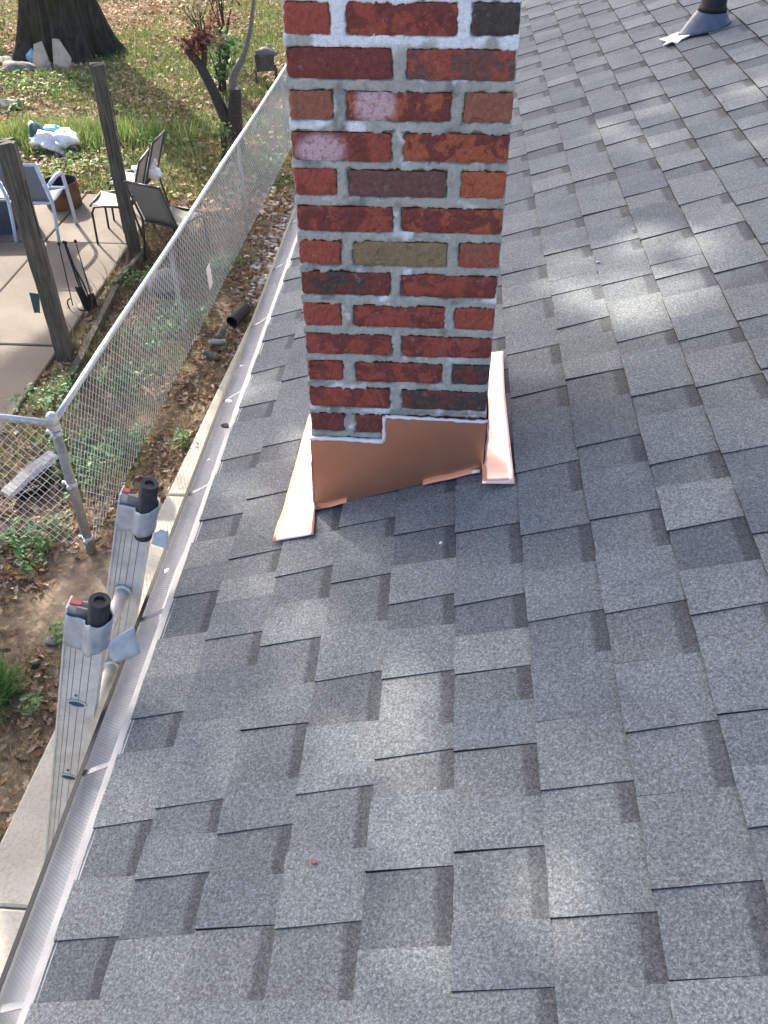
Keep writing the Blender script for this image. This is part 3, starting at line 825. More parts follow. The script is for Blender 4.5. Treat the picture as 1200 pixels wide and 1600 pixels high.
for y, a0, a1, sd_, fa in ((YN, -.306, -.214, 3, -.366), (YF, -.300, -.222, 4, -.376)):
    ltape(y, a0, a1, -.037, .037, y - .010, y + .034, sd_)
    b = MB(); c0, c1 = LP(fa, -.024, y - .012), LP(-.214 if y == YF else -.234, -.028, y - .012)
    d = (c0 - c1).normalized()
    for q in range(1):
        P = [c1, c1.lerp(c0, .25), c1.lerp(c0, .6), c0, c0 + d * .0015, c0 + d * .001, c0 - d * .03]
        rr = [.0200, .0200, .0205, .0206, .0198, .0105, .010]
        ua = DN.cross(Vector((0, 1, 0))).normalized(); ub = Vector((0, 1, 0)); NN = 26; ins = len(P)
        b.add([q_ + (ua * math.cos(2 * math.pi * j / NN) + ub * math.sin(2 * math.pi * j / NN)) * r_ * (1 + .02 * math.sin(j * 2.1 + k_)) for k_, (q_, r_) in enumerate(zip(P, rr)) for j in range(NN)],
              [(k_ * NN + j, k_ * NN + (j + 1) % NN, (k_ + 1) * NN + (j + 1) % NN, (k_ + 1) * NN + j) for k_ in range(ins - 1) for j in range(NN)])
        b.tube([c1, c1 + d * .003], [.0205, .004], 20)
    ft_ = lp(b, 'foam_tube', M_FOAM)
    b = MB(); b.add([c0 - d * .004 + DN.cross(Vector((0, 1, 0))) * (.0098 * math.cos(q_)) + Vector((0, 1, 0)) * (.0098 * math.sin(q_)) for q_ in [2 * math.pi * j / 16 for j in range(16)]], [tuple(range(16))]); b.obj('foam_hole_shade', M_IRON, ft_)  # dark disc painted as the shade down the foam bore
    b = MB()
    lbox(b, -.321, -.313, .014 if y == YN else .020, .036, y + .003, y + .016)
    lp(b, 'end_cap', M_RED)
    b = MB(); lbox(b, -.322, -.300, -.006, .020, y - .005, y - .001); lp(b, 'cap_bracket', M_GALVP)
def flap(pts, name, mat, seed):
    a, c, d, e_ = [Vector(p) for p in pts]; b = MB()
    b.grid(lambda u, v: (a.lerp(c, u).lerp(e_.lerp(d, u), v)) + Vector((0, 0, 1)) * (vnoise(u * 2, v * 2, 1.6, seed) - .5) * .016, 6, 6)
    o = lp(b, name, mat, True); solid(o, .0008); return o
flap([LP(-.245, -.050, YN - .02), LP(-.262, -.088, YN + .03), LP(-.185, -.112, YN + .025), LP(-.185, -.066, YN - .01)], 'tape_flap', M_TAPEW, 5)
flap([LP(-.245, -.050, YF - .02), LP(-.255, -.080, YF - .01), LP(-.205, -.090, YF - .02), LP(-.21, -.052, YF - .03)], 'tape_flap', M_TAPEW, 8)
b = MB()
for y in (YN, YF):
    lbox(b, LEN - .02, LEN + .01, -.045, .06, y - .03, y + .05)
lp(b, 'ladder_foot', M_BLACK)

# ================================================================== CHAIN LINK FENCE
FH = 1.07
fence = tag(empty('chain_link_fence', (FX(2.62), 2.62, 0)), 'galvanised chain-link fence along the side yard with a corner post', 'fence')
def fp(b, name, mat, smooth=True):
    o = b.obj(name, mat, fence, smooth); o.matrix_parent_inverse = Matrix.Translation(-fence.location); return o
cp = Vector((FX(2.62), 2.62, 0))
b = MB(); b.tube([cp + Vector((0, 0, -.05)), cp + Vector((0, 0, 1.10))], .031, 20); fp(b, 'corner_post', M_GALVP)
b = MB(); b.lathe([(.036, 1.075), (.0375, 1.095), (.034, 1.125), (.024, 1.142), (.0001, 1.148)], 20, Matrix.Translation(cp)); b.lathe([(.038, 1.03), (.039, 1.075)], 20, Matrix.Translation(cp)); fp(b, 'post_cap', M_GALV)
for z in (1.0, .60, .13):
    b = MB(); b.lathe([(.0315, z - .016), (.0375, z - .014), (.0375, z + .014), (.0315, z + .016)], 20, Matrix.Translation(cp))
    b.box((-.012, -.060, -.012), (.012, -.028, .012), Matrix.Translation(cp + Vector((0, 0, z))))
    b.box((-.062, -.010, -.012), (-.030, .010, .012), Matrix.Translation(cp + Vector((0, 0, z))))
    fp(b, 'tension_band', M_GALV)
def RUN(tt, other): # side run and front run
    return (lambda s: (FX(2.62 + s), 2.62 + s)) if not other else (lambda s: (cp.x - s, 2.62 + .12 * s))
def rail_run(f_, s0, s1, n_=12):
    b = MB(); P = []
    for j in range(n_ + 1):
        s = s0 + (s1 - s0) * j / n_; x, y = f_(s); P.append((x, y, FH + .005 * math.sin(s * 1.7)))
    b.tube(P, .0205, 12); return fp(b, 'top_rail', M_GALV)
f1, f2 = RUN(0, 0), RUN(0, 1)
rail_run(f1, .03, 10.6, 24); rail_run(f2, .03, 4.0, 8)
for s in (2.68, 5.41, 8.13, 10.6):
    x, y = f1(s); b = MB(); b.tube([(x - .018, y, -.05), (x - .018, y, FH - .02)], .018, 12); fp(b, 'line_post', M_GALVP)
x, y = f2(3.0); b = MB(); b.tube([(x, y + .03, -.05), (x, y + .03, FH)], .02, 12); fp(b, 'line_post', M_GALVP)
def chain(f_, s0, s1, side, cell=.036, wr_=.0024):
    """interwoven zig-zag strands hung from the rail"""
    n_ = int((s1 - s0) / cell * 1); hz = cell * 2; nz_ = int((FH - .055) / cell)
    Vs, Fs = [], []; base = 0
    zz = FH + .012 - np.arange(nz_ + 1) * hz / 2
    for i in range(n_):
        sc = s0 + i * cell
        off = np.where((np.arange(nz_ + 1) + i) % 2 == 0, 0., cell + .003) + rng.normal(0, .0012, nz_ + 1)
        dep = np.where((np.arange(nz_ + 1) + i) % 2 == 0, .0022, -.0022)
        ss = sc + off
        xy = np.array([f_(s) for s in ss])
        bulge = .008 * np.sin(sc * 2.1) * np.sin(np.pi * np.arange(nz_ + 1) / nz_)
        P = np.stack([xy[:, 0] + (side[0] * (.022 + dep + bulge)), xy[:, 1] + side[1] * (.022 + dep + bulge), zz], 1)
        d = np.gradient(P, axis=0); d /= np.linalg.norm(d, axis=1)[:, None]
        sn = np.array([side[0], side[1], 0.]); a = np.cross(d, sn); a /= np.linalg.norm(a, axis=1)[:, None]
        ringv = np.stack([P + wr_ * (math.cos(t_) * sn + math.sin(t_) * a) for t_ in (0, 2.094, 4.189)], 1)
        Vs.append(ringv.reshape(-1, 3))
        r_ = base + np.arange(nz_)[:, None] * 3
        for k_ in range(3): Fs.append(np.concatenate([r_ + k_, r_ + (k_ + 1) % 3, r_ + 3 + (k_ + 1) % 3, r_ + 3 + k_], 1))
        base += (nz_ + 1) * 3
    o = link('chain_mesh', npmesh('chain_mesh', np.concatenate(Vs), np.concatenate(Fs), M_WIRE), fence)
    o['kind'] = 'stuff'; o.matrix_parent_inverse = Matrix.Translation(-fence.location)
chain(f1, .05, 10.5, (1, 0)); chain(f2, .05, 3.9, (0, -1))
b = MB(); b.box((-.002, -.068, -.11), (.003, .068, .11), Matrix.Translation((FX(6.14) + .030, 6.14, .37)) @ Matrix.Rotation(R(6), 4, 'X'))
tag(b.obj('tag_plate', M_BAG), 'small white tag hanging on the chain-link mesh', 'tag')

# ================================================================== TIMBER POSTS
def timber(name, x, y, h, rz, label, seed):
    o = empty(name, (x, y, 0), rz); tag(o, label, 'wooden post', 'weathered posts along the patio edge')
    b = MB(); a = .07; rs = random.Random(seed); n_ = 14; vs = []
    prof = [(-a, -a + .012), (-a + .012, -a), (a - .012, -a), (a, -a + .012), (a, a - .012), (a - .012, a), (-a + .012, a), (-a, a - .012)]
    for j in range(n_ + 1):
        z = -.1 + (h + .1) * j / n_; sx_ = .006 * math.sin(z * 2 + seed); 
        for (p_, q) in prof: vs.append((p_ + sx_ + rs.uniform(-.003, .003), q + rs.uniform(-.003, .003), z + (rs.uniform(-.012, .012) if j == n_ else 0)))
    m_ = len(prof)
    b.add(vs, [(j * m_ + i, j * m_ + (i + 1) % m_, (j + 1) * m_ + (i + 1) % m_, (j + 1) * m_ + i) for j in range(n_) for i in range(m_)])
    top_ = [n_ * m_ + i for i in range(m_)]; b.v.append((.01, .0, h + .012)); ci = len(b.v) - 1
    b.f += [(top_[i], top_[(i + 1) % m_], ci) for i in range(m_)]; b.mi += [0] * m_
    b.obj('shaft', M_WOOD, o)
    b = MB()
    for j in range(5):   # drying splits
        fx_ = rs.choice([(-1, 0), (0, -1), (1, 0)]); z0 = rs.uniform(.2, h - .7); L_ = rs.uniform(.3, .7); t_ = rs.uniform(-.045, .045)
        cx_, cy_ = (fx_[0] * (a + .0005), t_) if fx_[0] else (t_, fx_[1] * (a + .0005))
        b.box((cx_ - .003, cy_ - .003, z0), (cx_ + .003, cy_ + .003, z0 + L_))
    b.obj('split', M_BLACK, o)
    return o
timber('wooden_post', -3.13, 5.17, 1.91, R(12), 'weathered wooden post nearest the camera, with a dark green scrap nailed to it', 1)
timber('wooden_post', -3.11, 7.36, 1.95, R(20), 'weathered wooden post standing beside the tan patio chair', 2)
b = MB(); b.box((-.045, -.012, -.09), (.02, .0, .09), Matrix.Translation((-3.225, 5.13, .56)) @ Matrix.Rotation(R(8), 4, 'Y'), jit=.012)
tag(b.obj('green_scrap', M_BAGG), 'dark green scrap of plastic stuck to the side of the wooden post', 'scrap')

# ================================================================== PATIO FURNITURE
def chair(loc, rz, fabric, frame, label, arms, wd=.5, tr=.013, flat=1., group=None):
    o = tag(empty('patio_chair', loc, rz), label, 'chair', group)
    hw = wd / 2
    b = MB(); b.grid(lambda u, v: (-hw + .03 + (wd - .06) * u, -.20 + .44 * v, .425 - .02 * math.sin(math.pi * u) - .025 * math.sin(math.pi * v) + .02 * v), 6, 6); solid(b.obj('seat', fabric, o, True), .006)
    b = MB(); b.grid(lambda u, v: (-hw + .03 + (wd - .06) * u, -.21 - .17 * v + .02 * math.sin(math.pi * u), .43 + .46 * v), 6, 6); solid(b.obj('backrest', fabric, o, True), .006)
    for sx_ in (-1, 1):
        x = sx_ * hw
        b = MB()
        if arms:
            b.tube([(x, .27, 0), (x, .24, .35), (x, .21, .58), (x, .15, .635), (x, .02, .645), (x, -.22, .62)], tr * 1.3, 10, flat=flat)
        else:
            b.tube([(x, .25, 0), (x, .235, .36), (x, .20, .42), (x, .1, .43), (x, -.20, .42)], tr, 8)
        b.obj('front_leg', frame, o, True)
        b = MB()
        b.tube([(x, -.30, 0), (x, -.24, .30), (x, -.22, .45), (x, -.385, .90)], tr * (1.2 if arms else 1), 8, flat=flat); b.obj('rear_leg', frame, o, True)
    b = MB()
    for (y, z) in ((-.385, .90), (-.205, .425), (.24, .435)):
        b = MB(); b.tube([(-hw, y, z), (hw, y, z)], tr * .9, 8); b.obj('crossbar', frame, o, True)
    return o
chair((-4.29, 7.88, .026), 0, M_SLING, M_BLUEW, 'slate sling chair with a pale blue-white frame facing the rusty fire ring', True, .50, .019, .8)
chair((-3.36, 7.83, .026), R(92), M_TAN, M_DKFR, 'tan sling chair with thin dark legs behind the wooden post', False, .45)
chair((-2.63, 7.42, 0), R(-24), M_BROWN, M_DKFR, 'brown-backed sling chair turned away beside the chain-link fence', False, .46)
chair((-3.37, 8.50, .026), R(88), M_TAN, M_DKFR, 'tan sling chair farthest from the house, with a white bag on its seat', False, .45)

def lump(name, c, r_, mat, label, cat, seed, sz=(1, 1, 1), n_=14, rough_=.35, parent=None, group=None, crump=0):
    if mat is M_BAG: crump, n_ = .28, 30
    b = MB(); 
    def fn(u, v):
        th_ = 2 * math.pi * u; ph = math.pi * (v - .5) * .999
        d = Vector((math.cos(ph) * math.cos(th_), math.cos(ph) * math.sin(th_), math.sin(ph)))
        k = 1 + (crump * (abs(vnoise(d.x * 3 + 9, d.y * 3 + d.z * 2 + seed, 2.3, seed % 6 + 2) - .5) * 2 - .4) if crump else 0) + rough_ * (vnoise(d.x * 1.4 + 3 + d.z, d.y * 1.4 + seed + d.z * .7, 1.7, seed % 9) - .5) * 2 + rough_ * .5 * (vnoise(d.x * 4 + d.z * 2, d.y * 4 + seed, 1.7, seed % 5) - .5)
        return Vector((d.x * r_ * sz[0] * k, d.y * r_ * sz[1] * k, d.z * r_ * sz[2] * k))
    b.grid(fn, n_, n_ // 2 + 3)
    o = b.obj(name, mat, parent, True)
    if not parent: o.location = c; tag(o, label, cat, group)
    else: o.location = c
    return o
bg = tag(empty('plastic_bag', (-3.20, 8.50, .46)), 'crumpled white plastic bag lying on the farthest tan chair', 'bag')
lump('bag_body', (0, 0, .07), .13, M_BAG, None, None, 4, (1, .9, .75), 16, .5, bg); lump('bag_mouth', (.05, .04, .15), .06, M_BAG, None, None, 6, (1, 1, .8), 10, .6, bg)
o = tag(empty('rubbish_bag', (-5.22, 10.75, 0)), 'white rubbish bag with green plastic lying in the grass', 'bag')
lump('bag_body', (0.05, -.05, .14), .25, M_BAG, None, None, 2, (1.1, .9, .6), 18, .5, o); lump('bag_side', (-.27, .06, .16), .20, M_BAGG, None, None, 5, (.5, .9, .9), 14, .4, o); lump('bag_top', (-.05, .14, .26), .11, M_BAGB, None, None, 3, (1.2, .8, .5), 12, .4, o)

b = MB(); b.lathe([(.205, .0), (.212, .02), (.205, .29), (.212, .30), (.205, .302)], 32)
o = b.obj('fire_ring', M_RUST, None, True); o.location = (-4.38, 8.72, .02); o.scale = (1, 1, 1)
tag(o, 'rusty steel fire ring standing on the patio behind the slate chair', 'fire ring')
ir = o
b = MB(); b.lathe([(.204, .301), (.198, .28), (.196, .06), (.0001, .055)], 32); b.obj('ring_inside', M_BLACK, o, True)
if False: lump('ash_bed', (0, 0, .06), .18, M_BLACK, None, None, 3, (1, 1, .2), 12, .2, o)

bx = tag(empty('storage_box', (-5.02, 8.0, .026), R(6)), 'dark blue storage box with a grey lid at the patio edge', 'box')
b = MB()
vs = []
for z, a in ((0, .34), (.40, .36)):
    vs += [(-a, -.24 - (a - .34), z), (a, -.24 - (a - .34), z), (a, .24 + (a - .34), z), (-a, .24 + (a - .34), z)]
b.add(vs, [(0, 3, 2, 1), (4, 5, 6, 7), (0, 1, 5, 4), (1, 2, 6, 5), (2, 3, 7, 6), (3, 0, 4, 7)])
b.obj('box_body', M_NAVY, bx)
b = MB(); b.box((-.385, -.285, .400), (.385, .285, .425)); b.box((-.36, -.26, .425), (.36, .26, .437)); b.obj('lid', M_GRLID, bx)

ft = tag(empty('fireplace_tool_set', (-3.28, 6.10, .0)), 'black iron fireplace tools standing at the patio edge', 'fireplace tools')
ft.location.z = .024
def rod(name, p0, p1, r_, extra=None):
    b = MB(); b.tube([p0, Vector(p0).lerp(Vector(p1), .5), p1], r_, 7)
    b.lathe([(.0001, .02), (.014, .012), (.016, 0), (.010, -.014), (.0001, -.018)], 8, Matrix.Translation(p1))
    if extra: extra(b)
    return b.obj(name, M_IRON, ft, True)
def hook(b): b.tube([(-.09, -.02, .10), (-.115, -.03, .085), (-.125, -.035, .05), (-.12, -.03, .0), (-.145, -.035, -.0)], .008, 6)
rod('poker', (-.085, -.015, .02), (-.075, 0, .655), .0055, hook)
def shov(b):
    b.grid(lambda u, v: (.02 + .10 * (u - .5) * (1 - .25 * v) + .05 * (1 - v), -.02 - .012 * math.sin(math.pi * u), .015 + .21 * v), 6, 5)
    b.grid(lambda u, v: (.02 + .10 * (u - .5) * (1 - .25 * v) + .05 * (1 - v), -.014 - .012 * math.sin(math.pi * u), .015 + .21 * v), 6, 5)
rod('shovel', (.03, -.01, .2), (-.02, 0, .67), .0075, shov)
def tong(b): b.tube([(.10, .0, .03), (.075, 0, .25), (-.005, 0, .50)], .0075, 6)
rod('tongs', (.065, 0, .03), (-.005, 0, .665), .007, tong)
rod('brush', (.115, .02, .05), (.085, .02, .675), .0055, lambda b: b.tube([(.12, .02, .0), (.117, .02, .14)], [.038, .026], 8))
b = MB(); b.lathe([(.0001, .002), (.10, .002), (.095, .014), (.0001, .018)], 16, Matrix.Translation((.05, .01, 0))); b.obj('stand_base', M_IRON, ft)

# ================================================================== YARD OBJECTS
pot = tag(empty('covered_pot', (-2.50, 6.46, 0)), 'black pot with a pale domed lid just behind the chain-link fence', 'pot')
b = MB(); b.lathe([(.13, 0), (.16, .12), (.165, .13), (.155, .13)], 22); b.obj('pot_body', M_BLACK, pot, True)
b = MB(); b.lathe([(.185, .115), (.18, .14), (.15, .205), (.09, .25), (.03, .265), (.0001, .267)], 22); b.obj('domed_lid', M_ROCK, pot, True)

sc = tag(empty('shingle_scrap', (-2.70, 3.27, .0)), 'grey strip of old shingle lying on a black tray behind the fence', 'shingle scrap')
b = MB()
ca, cb = Vector((-.135, -.20, .13)), Vector((.065, .25, .17))
dd_ = (cb - ca); sd2 = Vector((.055, -.025, -.012)) * 1.7
b.grid(lambda u, v: ca + dd_ * u + sd2 * v + Vector((0, 0, .012 * math.sin(math.pi * u) + .004 * math.sin(u * 22))) + (Vector((0, 0, -.012)) if v > .9 else Vector((0, 0, 0))), 14, 4)
solid(b.obj('strip', M_SCRAP, sc), .006)
b = MB()
for j in range(1, 4): b.tube([ca + dd_ * (j / 4) + Vector((0, 0, .012 * math.sin(math.pi * j / 4) + .001)), ca + dd_ * (j / 4) + sd2 * .85 + Vector((0, 0, .012 * math.sin(math.pi * j / 4) + .001))], .0022, 5)
b.tube([ca + sd2 * .45 + dd_ * (j / 12) + Vector((0, 0, .012 * math.sin(math.pi * j / 12) + .002)) for j in range(13)], .002, 5)
b.obj('seam', M_GRLID, sc)
b = MB(); b.lathe([(.0001, .01), (.15, .01), (.19, .085), (.195, .085), (.155, .0)], 20, Matrix.Rotation(R(58), 4, 'Z') @ Matrix.Scale(.62, 4, (0, 1, 0))); b.obj('tray', M_BLACK, sc)

def pipe_piece(name, p0, p1, r_, mat, label, cat, ribs=14):
    b = MB(); P0, P1 = Vector(p0), Vector(p1); P, rr = [], []
    for j in range(ribs * 2 + 1):
        P.append(P0.lerp(P1, j / (ribs * 2))); rr.append(r_ * (1.0 if j % 2 else .93))
    b.tube(P, rr, 18, cap=False)
    o = b.obj(name, mat, None, True); solid(o, .006, -1); tag(o, label, cat)
    return o
pipe_piece('drain_pipe', (-1.70, 5.80, .065), (-1.62, 6.10, .065), .055, M_BLACK, 'black corrugated drain pipe end lying on leaves beside the pavement', 'drain pipe')
o = tag(empty('downspout_elbow', (-1.76, 5.50, .05)), 'crushed grey downspout pieces lying in the leaf litter by the fence', 'downspout')
for nm, p0, p1, mt in (('elbow', (.03, .20, .03), (-.01, -.02, .02), M_DULL), ('elbow', (-.07, -.08, .0), (.06, -.06, .02), M_GRLID), ('elbow', (-.10, -.22, -.02), (.06, -.30, -.02), M_DULL)):
    b = MB(); P = [Vector(p0).lerp(Vector(p1), j / 6) + Vector((0, 0, .012 * math.sin(j))) for j in range(7)]
    b.tube([q + Vector((rnd.uniform(-.008, .008), rnd.uniform(-.008, .008), rnd.uniform(-.006, .006))) for q in P], [.036, .042, .036, .043, .038, .042, .036], 4, flat=.75); b.obj(nm, mt, o, True)

def stick(name, pts, r_, mat, label, cat, group=None):
    b = MB(); b.tube(pts, r_, 7); return tag(b.obj(name, mat, None, True), label, cat, group)
b = MB(); b.box((-.025, -1.0, 0), (.025, 1.0, .07), Matrix.Translation((-2.99, 5.75, .0)) @ Matrix.Rotation(R(4), 4, 'Z'), jit=.008)
tag(b.obj('edging_timber', M_WOOD), 'long weathered edging timber in the weeds between post and fence', 'timber')
b = MB(); b.box((-.03, -.42, 0), (.03, .42, .07), Matrix.Translation((-3.02, 6.95, .02)) @ Matrix.Rotation(R(-6), 4, 'Z'), jit=.008)
tag(b.obj('edging_timber', M_WOOD), 'short weathered timber lying at the foot of the far wooden post', 'timber')

def rock(c, r_, label, seed, sz=(1, .8, .5), mat=M_ROCK, cat='rock', group=None, name='rock'):
    return lump(name, (c[0], c[1], c[2] if len(c) > 2 else r_ * sz[2] * .4), r_, mat, label, cat, seed, sz, 12, .3, None, group)
rock((-2.02, 1.80), .045, 'small pale rock on the bare soil beside the ladder', 3)
rock((-7.35, 14.75), .27, 'grey rock lying near the foot of the big tree', 5, (1.2, .7, .5))
rock((-7.85, 15.35), .24, 'flat grey rock at the frame edge left of the big tree', 8, (1.2, .8, .35))
rock((-6.85, 12.7), .25, 'low grey stone in the leafy lawn at the frame edge', 6, (1.3, .8, .35))
o = rock((-4.3, 12.0, .02), .30, 'flat pale stepping stone in the lawn between post and small tree', 7, (1.1, .6, .10), M_CONC, 'stepping stone', None, 'stepping_stone')
o = rock((-3.63, 14.4, .02), .30, 'pale flat stone in the grass beyond the small tree', 9, (1.1, .6, .10), M_CONC, 'stepping stone', None, 'stepping_stone')
b = MB(); b.tube([(0, 0, 0), (.012, .008, .018), (.03, .01, .02)], [.018, .026, .014], 9); b.tube([(.0, .0, .018), (-.03, .012, .03)], .005, 5)
o = b.obj('bottle_cap', M_BLACK, None, True); o.location = (-2.05, 1.585, .012); tag(o, 'small black plastic cap lying on dry grass left of the ladder', 'plastic cap')
lump('blue_scrap', (-7.35, 15.5, .08), .13, M_BAGB, 'pale blue plastic scrap at the left foot of the big tree', 'scrap', 4, (1, .7, 1), 10)
# cut wood slabs leaning on the trunk
for k, (x, y, wv, hv, lab) in enumerate(((-7.02, 15.02, .17, .46, 'pale cut log slab leaning on the big tree, left of its pair'), (-6.66, 15.02, .15, .50, 'pale tapered cut log slab leaning on the big tree, right of its pair'))):
    b = MB(); n_ = 10
    prof = [(-wv, 0), (wv, 0), (wv * (.75 if k == 0 else 1.2), hv * .4), (wv * .35 if k == 0 else -wv * .2, hv), (-wv * (.5 if k == 0 else .9), hv * (.9 if k == 0 else 1.0))]
    m_ = len(prof)
    b.add([(p_, -.03, q) for p_, q in prof] + [(p_, .03, q) for p_, q in prof], [tuple(range(m_)), tuple(range(2 * m_ - 1, m_ - 1, -1))] + [(i, m_ + i, m_ + (i + 1) % m_, (i + 1) % m_) for i in range(m_)])
    o = b.obj('log_slab', M_CUT); o.location = (x, y, 0); o.rotation_euler = (R(-18), 0, R(8 - 14 * k)); tag(o, lab, 'log slab', 'cut slabs leaning on the big tree')
st_ = tag(empty('garden_stand', (-2.82, 14.3, 0), R(12)), 'small brown garden stand with a pale top beyond the pruned tree', 'stand')
b = MB(); b.box((-.16, -.12, .22), (.16, .12, .46), jit=.03); b.obj('stand_body', M_WOOD, st_)
lump('stand_top', (.02, 0, .50), .17, M_ROCK, None, None, 4, (1.1, .8, .4), 10, .4, st_)
for (x, y) in ((-.17, -.13), (.17, -.13), (.17, .13), (-.17, .13)):
    b = MB(); b.tube([(x, y, 0), (x, y, .28)], .022, 6); b.obj('leg', M_WOOD, st_)

# ------------------------------------------------------------------ scatter helpers
def scatter(name, P, size, cols, shape, faces, mat, tilt=.35, up=None, parent=None):
    """shape: (m,3) local outline; faces: equal-length index lists"""
    n_ = len(P); m_ = len(shape); sh = np.asarray(shape, float)
    yaw = rng.uniform(0, 2 * np.pi, n_); tx = rng.normal(0, tilt, n_); ty = rng.normal(0, tilt, n_)
    cy, sy_ = np.cos(yaw), np.sin(yaw)
    v = sh[None] * np.asarray(size)[:, None, None] if np.ndim(size) == 1 else sh[None] * np.asarray(size)[:, None, :]
    x, y, z = v[..., 0], v[..., 1], v[..., 2]
    c, s = np.cos(tx)[:, None], np.sin(tx)[:, None]; y, z = y * c - z * s, y * s + z * c
    c, s = np.cos(ty)[:, None], np.sin(ty)[:, None]; x, z = x * c + z * s, -x * s + z * c
    x, y = x * cy[:, None] - y * sy_[:, None], x * sy_[:, None] + y * cy[:, None]
    V = (np.stack([x, y, z], -1) + P[:, None, :]).reshape(-1, 3)
    F = (np.arange(n_)[:, None, None] * m_ + np.asarray(faces)[None]).reshape(-1, len(faces[0]))
    me = npmesh(name, V, F, mat); setcol(me, 'Col', np.repeat(cols, m_, 0)); return link(name, me, parent)
DIA = [(0, -.5, .0), (.27, -.02, .10), (0, .5, .03), (-.27, .05, .12)]; DIAF = [[0, 1, 2], [0, 2, 3]]
OAK = [(0, -.62, .0), (.10, -.34, .03), (.27, -.22, .10), (.14, -.06, .05), (.34, .10, .14), (.15, .22, .06), (.20, .40, .10), (0, .52, .0),
       (-.20, .38, .12), (-.13, .2, .05), (-.33, .08, .15), (-.13, -.08, .05), (-.26, -.24, .12), (-.10, -.36, .03), (0, -.2, -.02), (0, .2, -.02)]
OAKF = [[0, 1, 13], [1, 14, 13], [1, 2, 3], [1, 3, 14], [3, 4, 5], [3, 5, 15], [3, 15, 14], [5, 6, 7], [5, 7, 15], [7, 8, 9], [7, 9, 15], [9, 10, 11], [9, 11, 14], [9, 14, 15], [11, 12, 13], [11, 13, 14]]
BLADE = [(-.5, 0, 0), (.5, 0, 0), (.3, .06, .55), (-.3, .06, .55), (0, .22, 1.0)]; BLF = [[0, 1, 2], [0, 2, 3], [3, 2, 4]]
TAN = np.array([(.42, .30, .19), (.33, .215, .125), (.25, .145, .08), (.50, .39, .28), (.19, .115, .07), (.37, .22, .11), (.46, .36, .29), (.34, .27, .21)])
GRN = 1.4 * np.array([(.085, .125, .035), (.12, .165, .045), (.06, .095, .035), (.17, .20, .06), (.22, .21, .085), (.075, .115, .05)])
DRY = np.array([(.30, .235, .15), (.38, .31, .21), (.22, .165, .105), (.26, .22, .13), (.18, .145, .09)])
def pick(pal, n_, j=.15): return pal[rng.integers(0, len(pal), n_)] * rng.uniform(1 - j, 1 + j, (n_, 1))
def zone(x, y):
    pat = (x > -8.6) & (x < -3.2 + .05 * np.sin(y * 9)) & (y > 3.) & (y < 9.14)
    wk = x > SWX(y) + .02 - .05 * (fbm(x, y, 5, 17) > .62)
    return ~(pat | wk)
def pts(n_, x0, x1, y0, y1, dens=None, pad=.05):
    x = rng.uniform(x0, x1, n_); y = rng.uniform(y0, y1, n_); k = zone(x, y)
    if dens is not None: k &= rng.random(n_) < dens(x, y)
    x, y = x[k], y[k]; P = np.stack([x, y, ground_h(x, y)], 1); v = inview(P, pad); return P[v]
def stuff(o): o['kind'] = 'stuff'; return o

# near oak leaves: strip by the pavement and around the corner post
lit = lambda x, y: np.clip(fbm(x, y, 2.2, 33) * 2.0 - .55, 0.05, 1) * np.where((abs(x + 1.95) < .32) & (abs(y - 2.2) < .42), .18, 1)
P = pts(26000, -3.3, -1.2, .2, 9, lit); P[:, 2] += rng.uniform(.004, .03, len(P))
stuff(scatter('leaf_litter', P, rng.uniform(.028, .075, len(P)), pick(TAN * .78, len(P), .3), OAK, OAKF, M_LEAF, .45))
# yard leaves
yl = lambda x, y: np.clip(fbm(x, y, .9, 44) * 2.4 - .75, 0.04, 1)
P = pts(60000, -10.5, -1.5, 8.5, 23, yl); P[:, 2] += rng.uniform(.01, .06, len(P))
stuff(scatter('lawn_leaves', P, rng.uniform(.06, .13, len(P)), pick(TAN * 1.22, len(P), .25), DIA, DIAF, M_LEAF, .5))
# dry straw
sd3 = lambda x, y: np.clip(fbm(x, y, 2.4, 55) * 2.2 - .6, 0.05, 1) * np.where((abs(x + 1.95) < .30) & (abs(y - 2.2) < .40), .12, 1)
P = pts(52000, -3.3, -1.2, .2, 8.5, sd3); P[:, 2] += .004; n_ = len(P)
stuff(scatter('dry_grass', P, np.stack([rng.uniform(.003, .006, n_), rng.uniform(.05, .16, n_) * .6, rng.uniform(.03, .10, n_)], 1), pick(DRY, n_, .25), BLADE, BLF, M_GRASS, .9))
P = pts(30000, -10.5, -1.5, 9, 22, lambda x, y: np.clip(fbm(x, y, .7, 47) * 2 - .5, .05, 1)); n_ = len(P)
stuff(scatter('dry_lawn', P, np.stack([rng.uniform(.010, .02, n_), rng.uniform(.1, .2, n_), rng.uniform(.06, .14, n_)], 1), pick(DRY, n_, .25), BLADE, BLF, M_GRASS, .5))
# green grass
def gd(x, y):
    d = np.clip(fbm(x, y, .6, 66) * 3.4 - 1.25, .06, 1)
    d = np.maximum(d, np.exp(-((y - 10.9 - .25 * (x + 5.2)) / .45) ** 2 - ((x + 5.3) / 1.3) ** 2 * .6))
    return d
P = pts(95000, -10.5, -1.6, 9.0, 22, gd); n_ = len(P)
stuff(scatter('lawn_grass', P, np.stack([rng.uniform(.010, .022, n_), rng.uniform(.1, .25, n_), rng.uniform(.06, .16, n_)], 1), pick(GRN, n_, .25), BLADE, BLF, M_GRASS, .35))
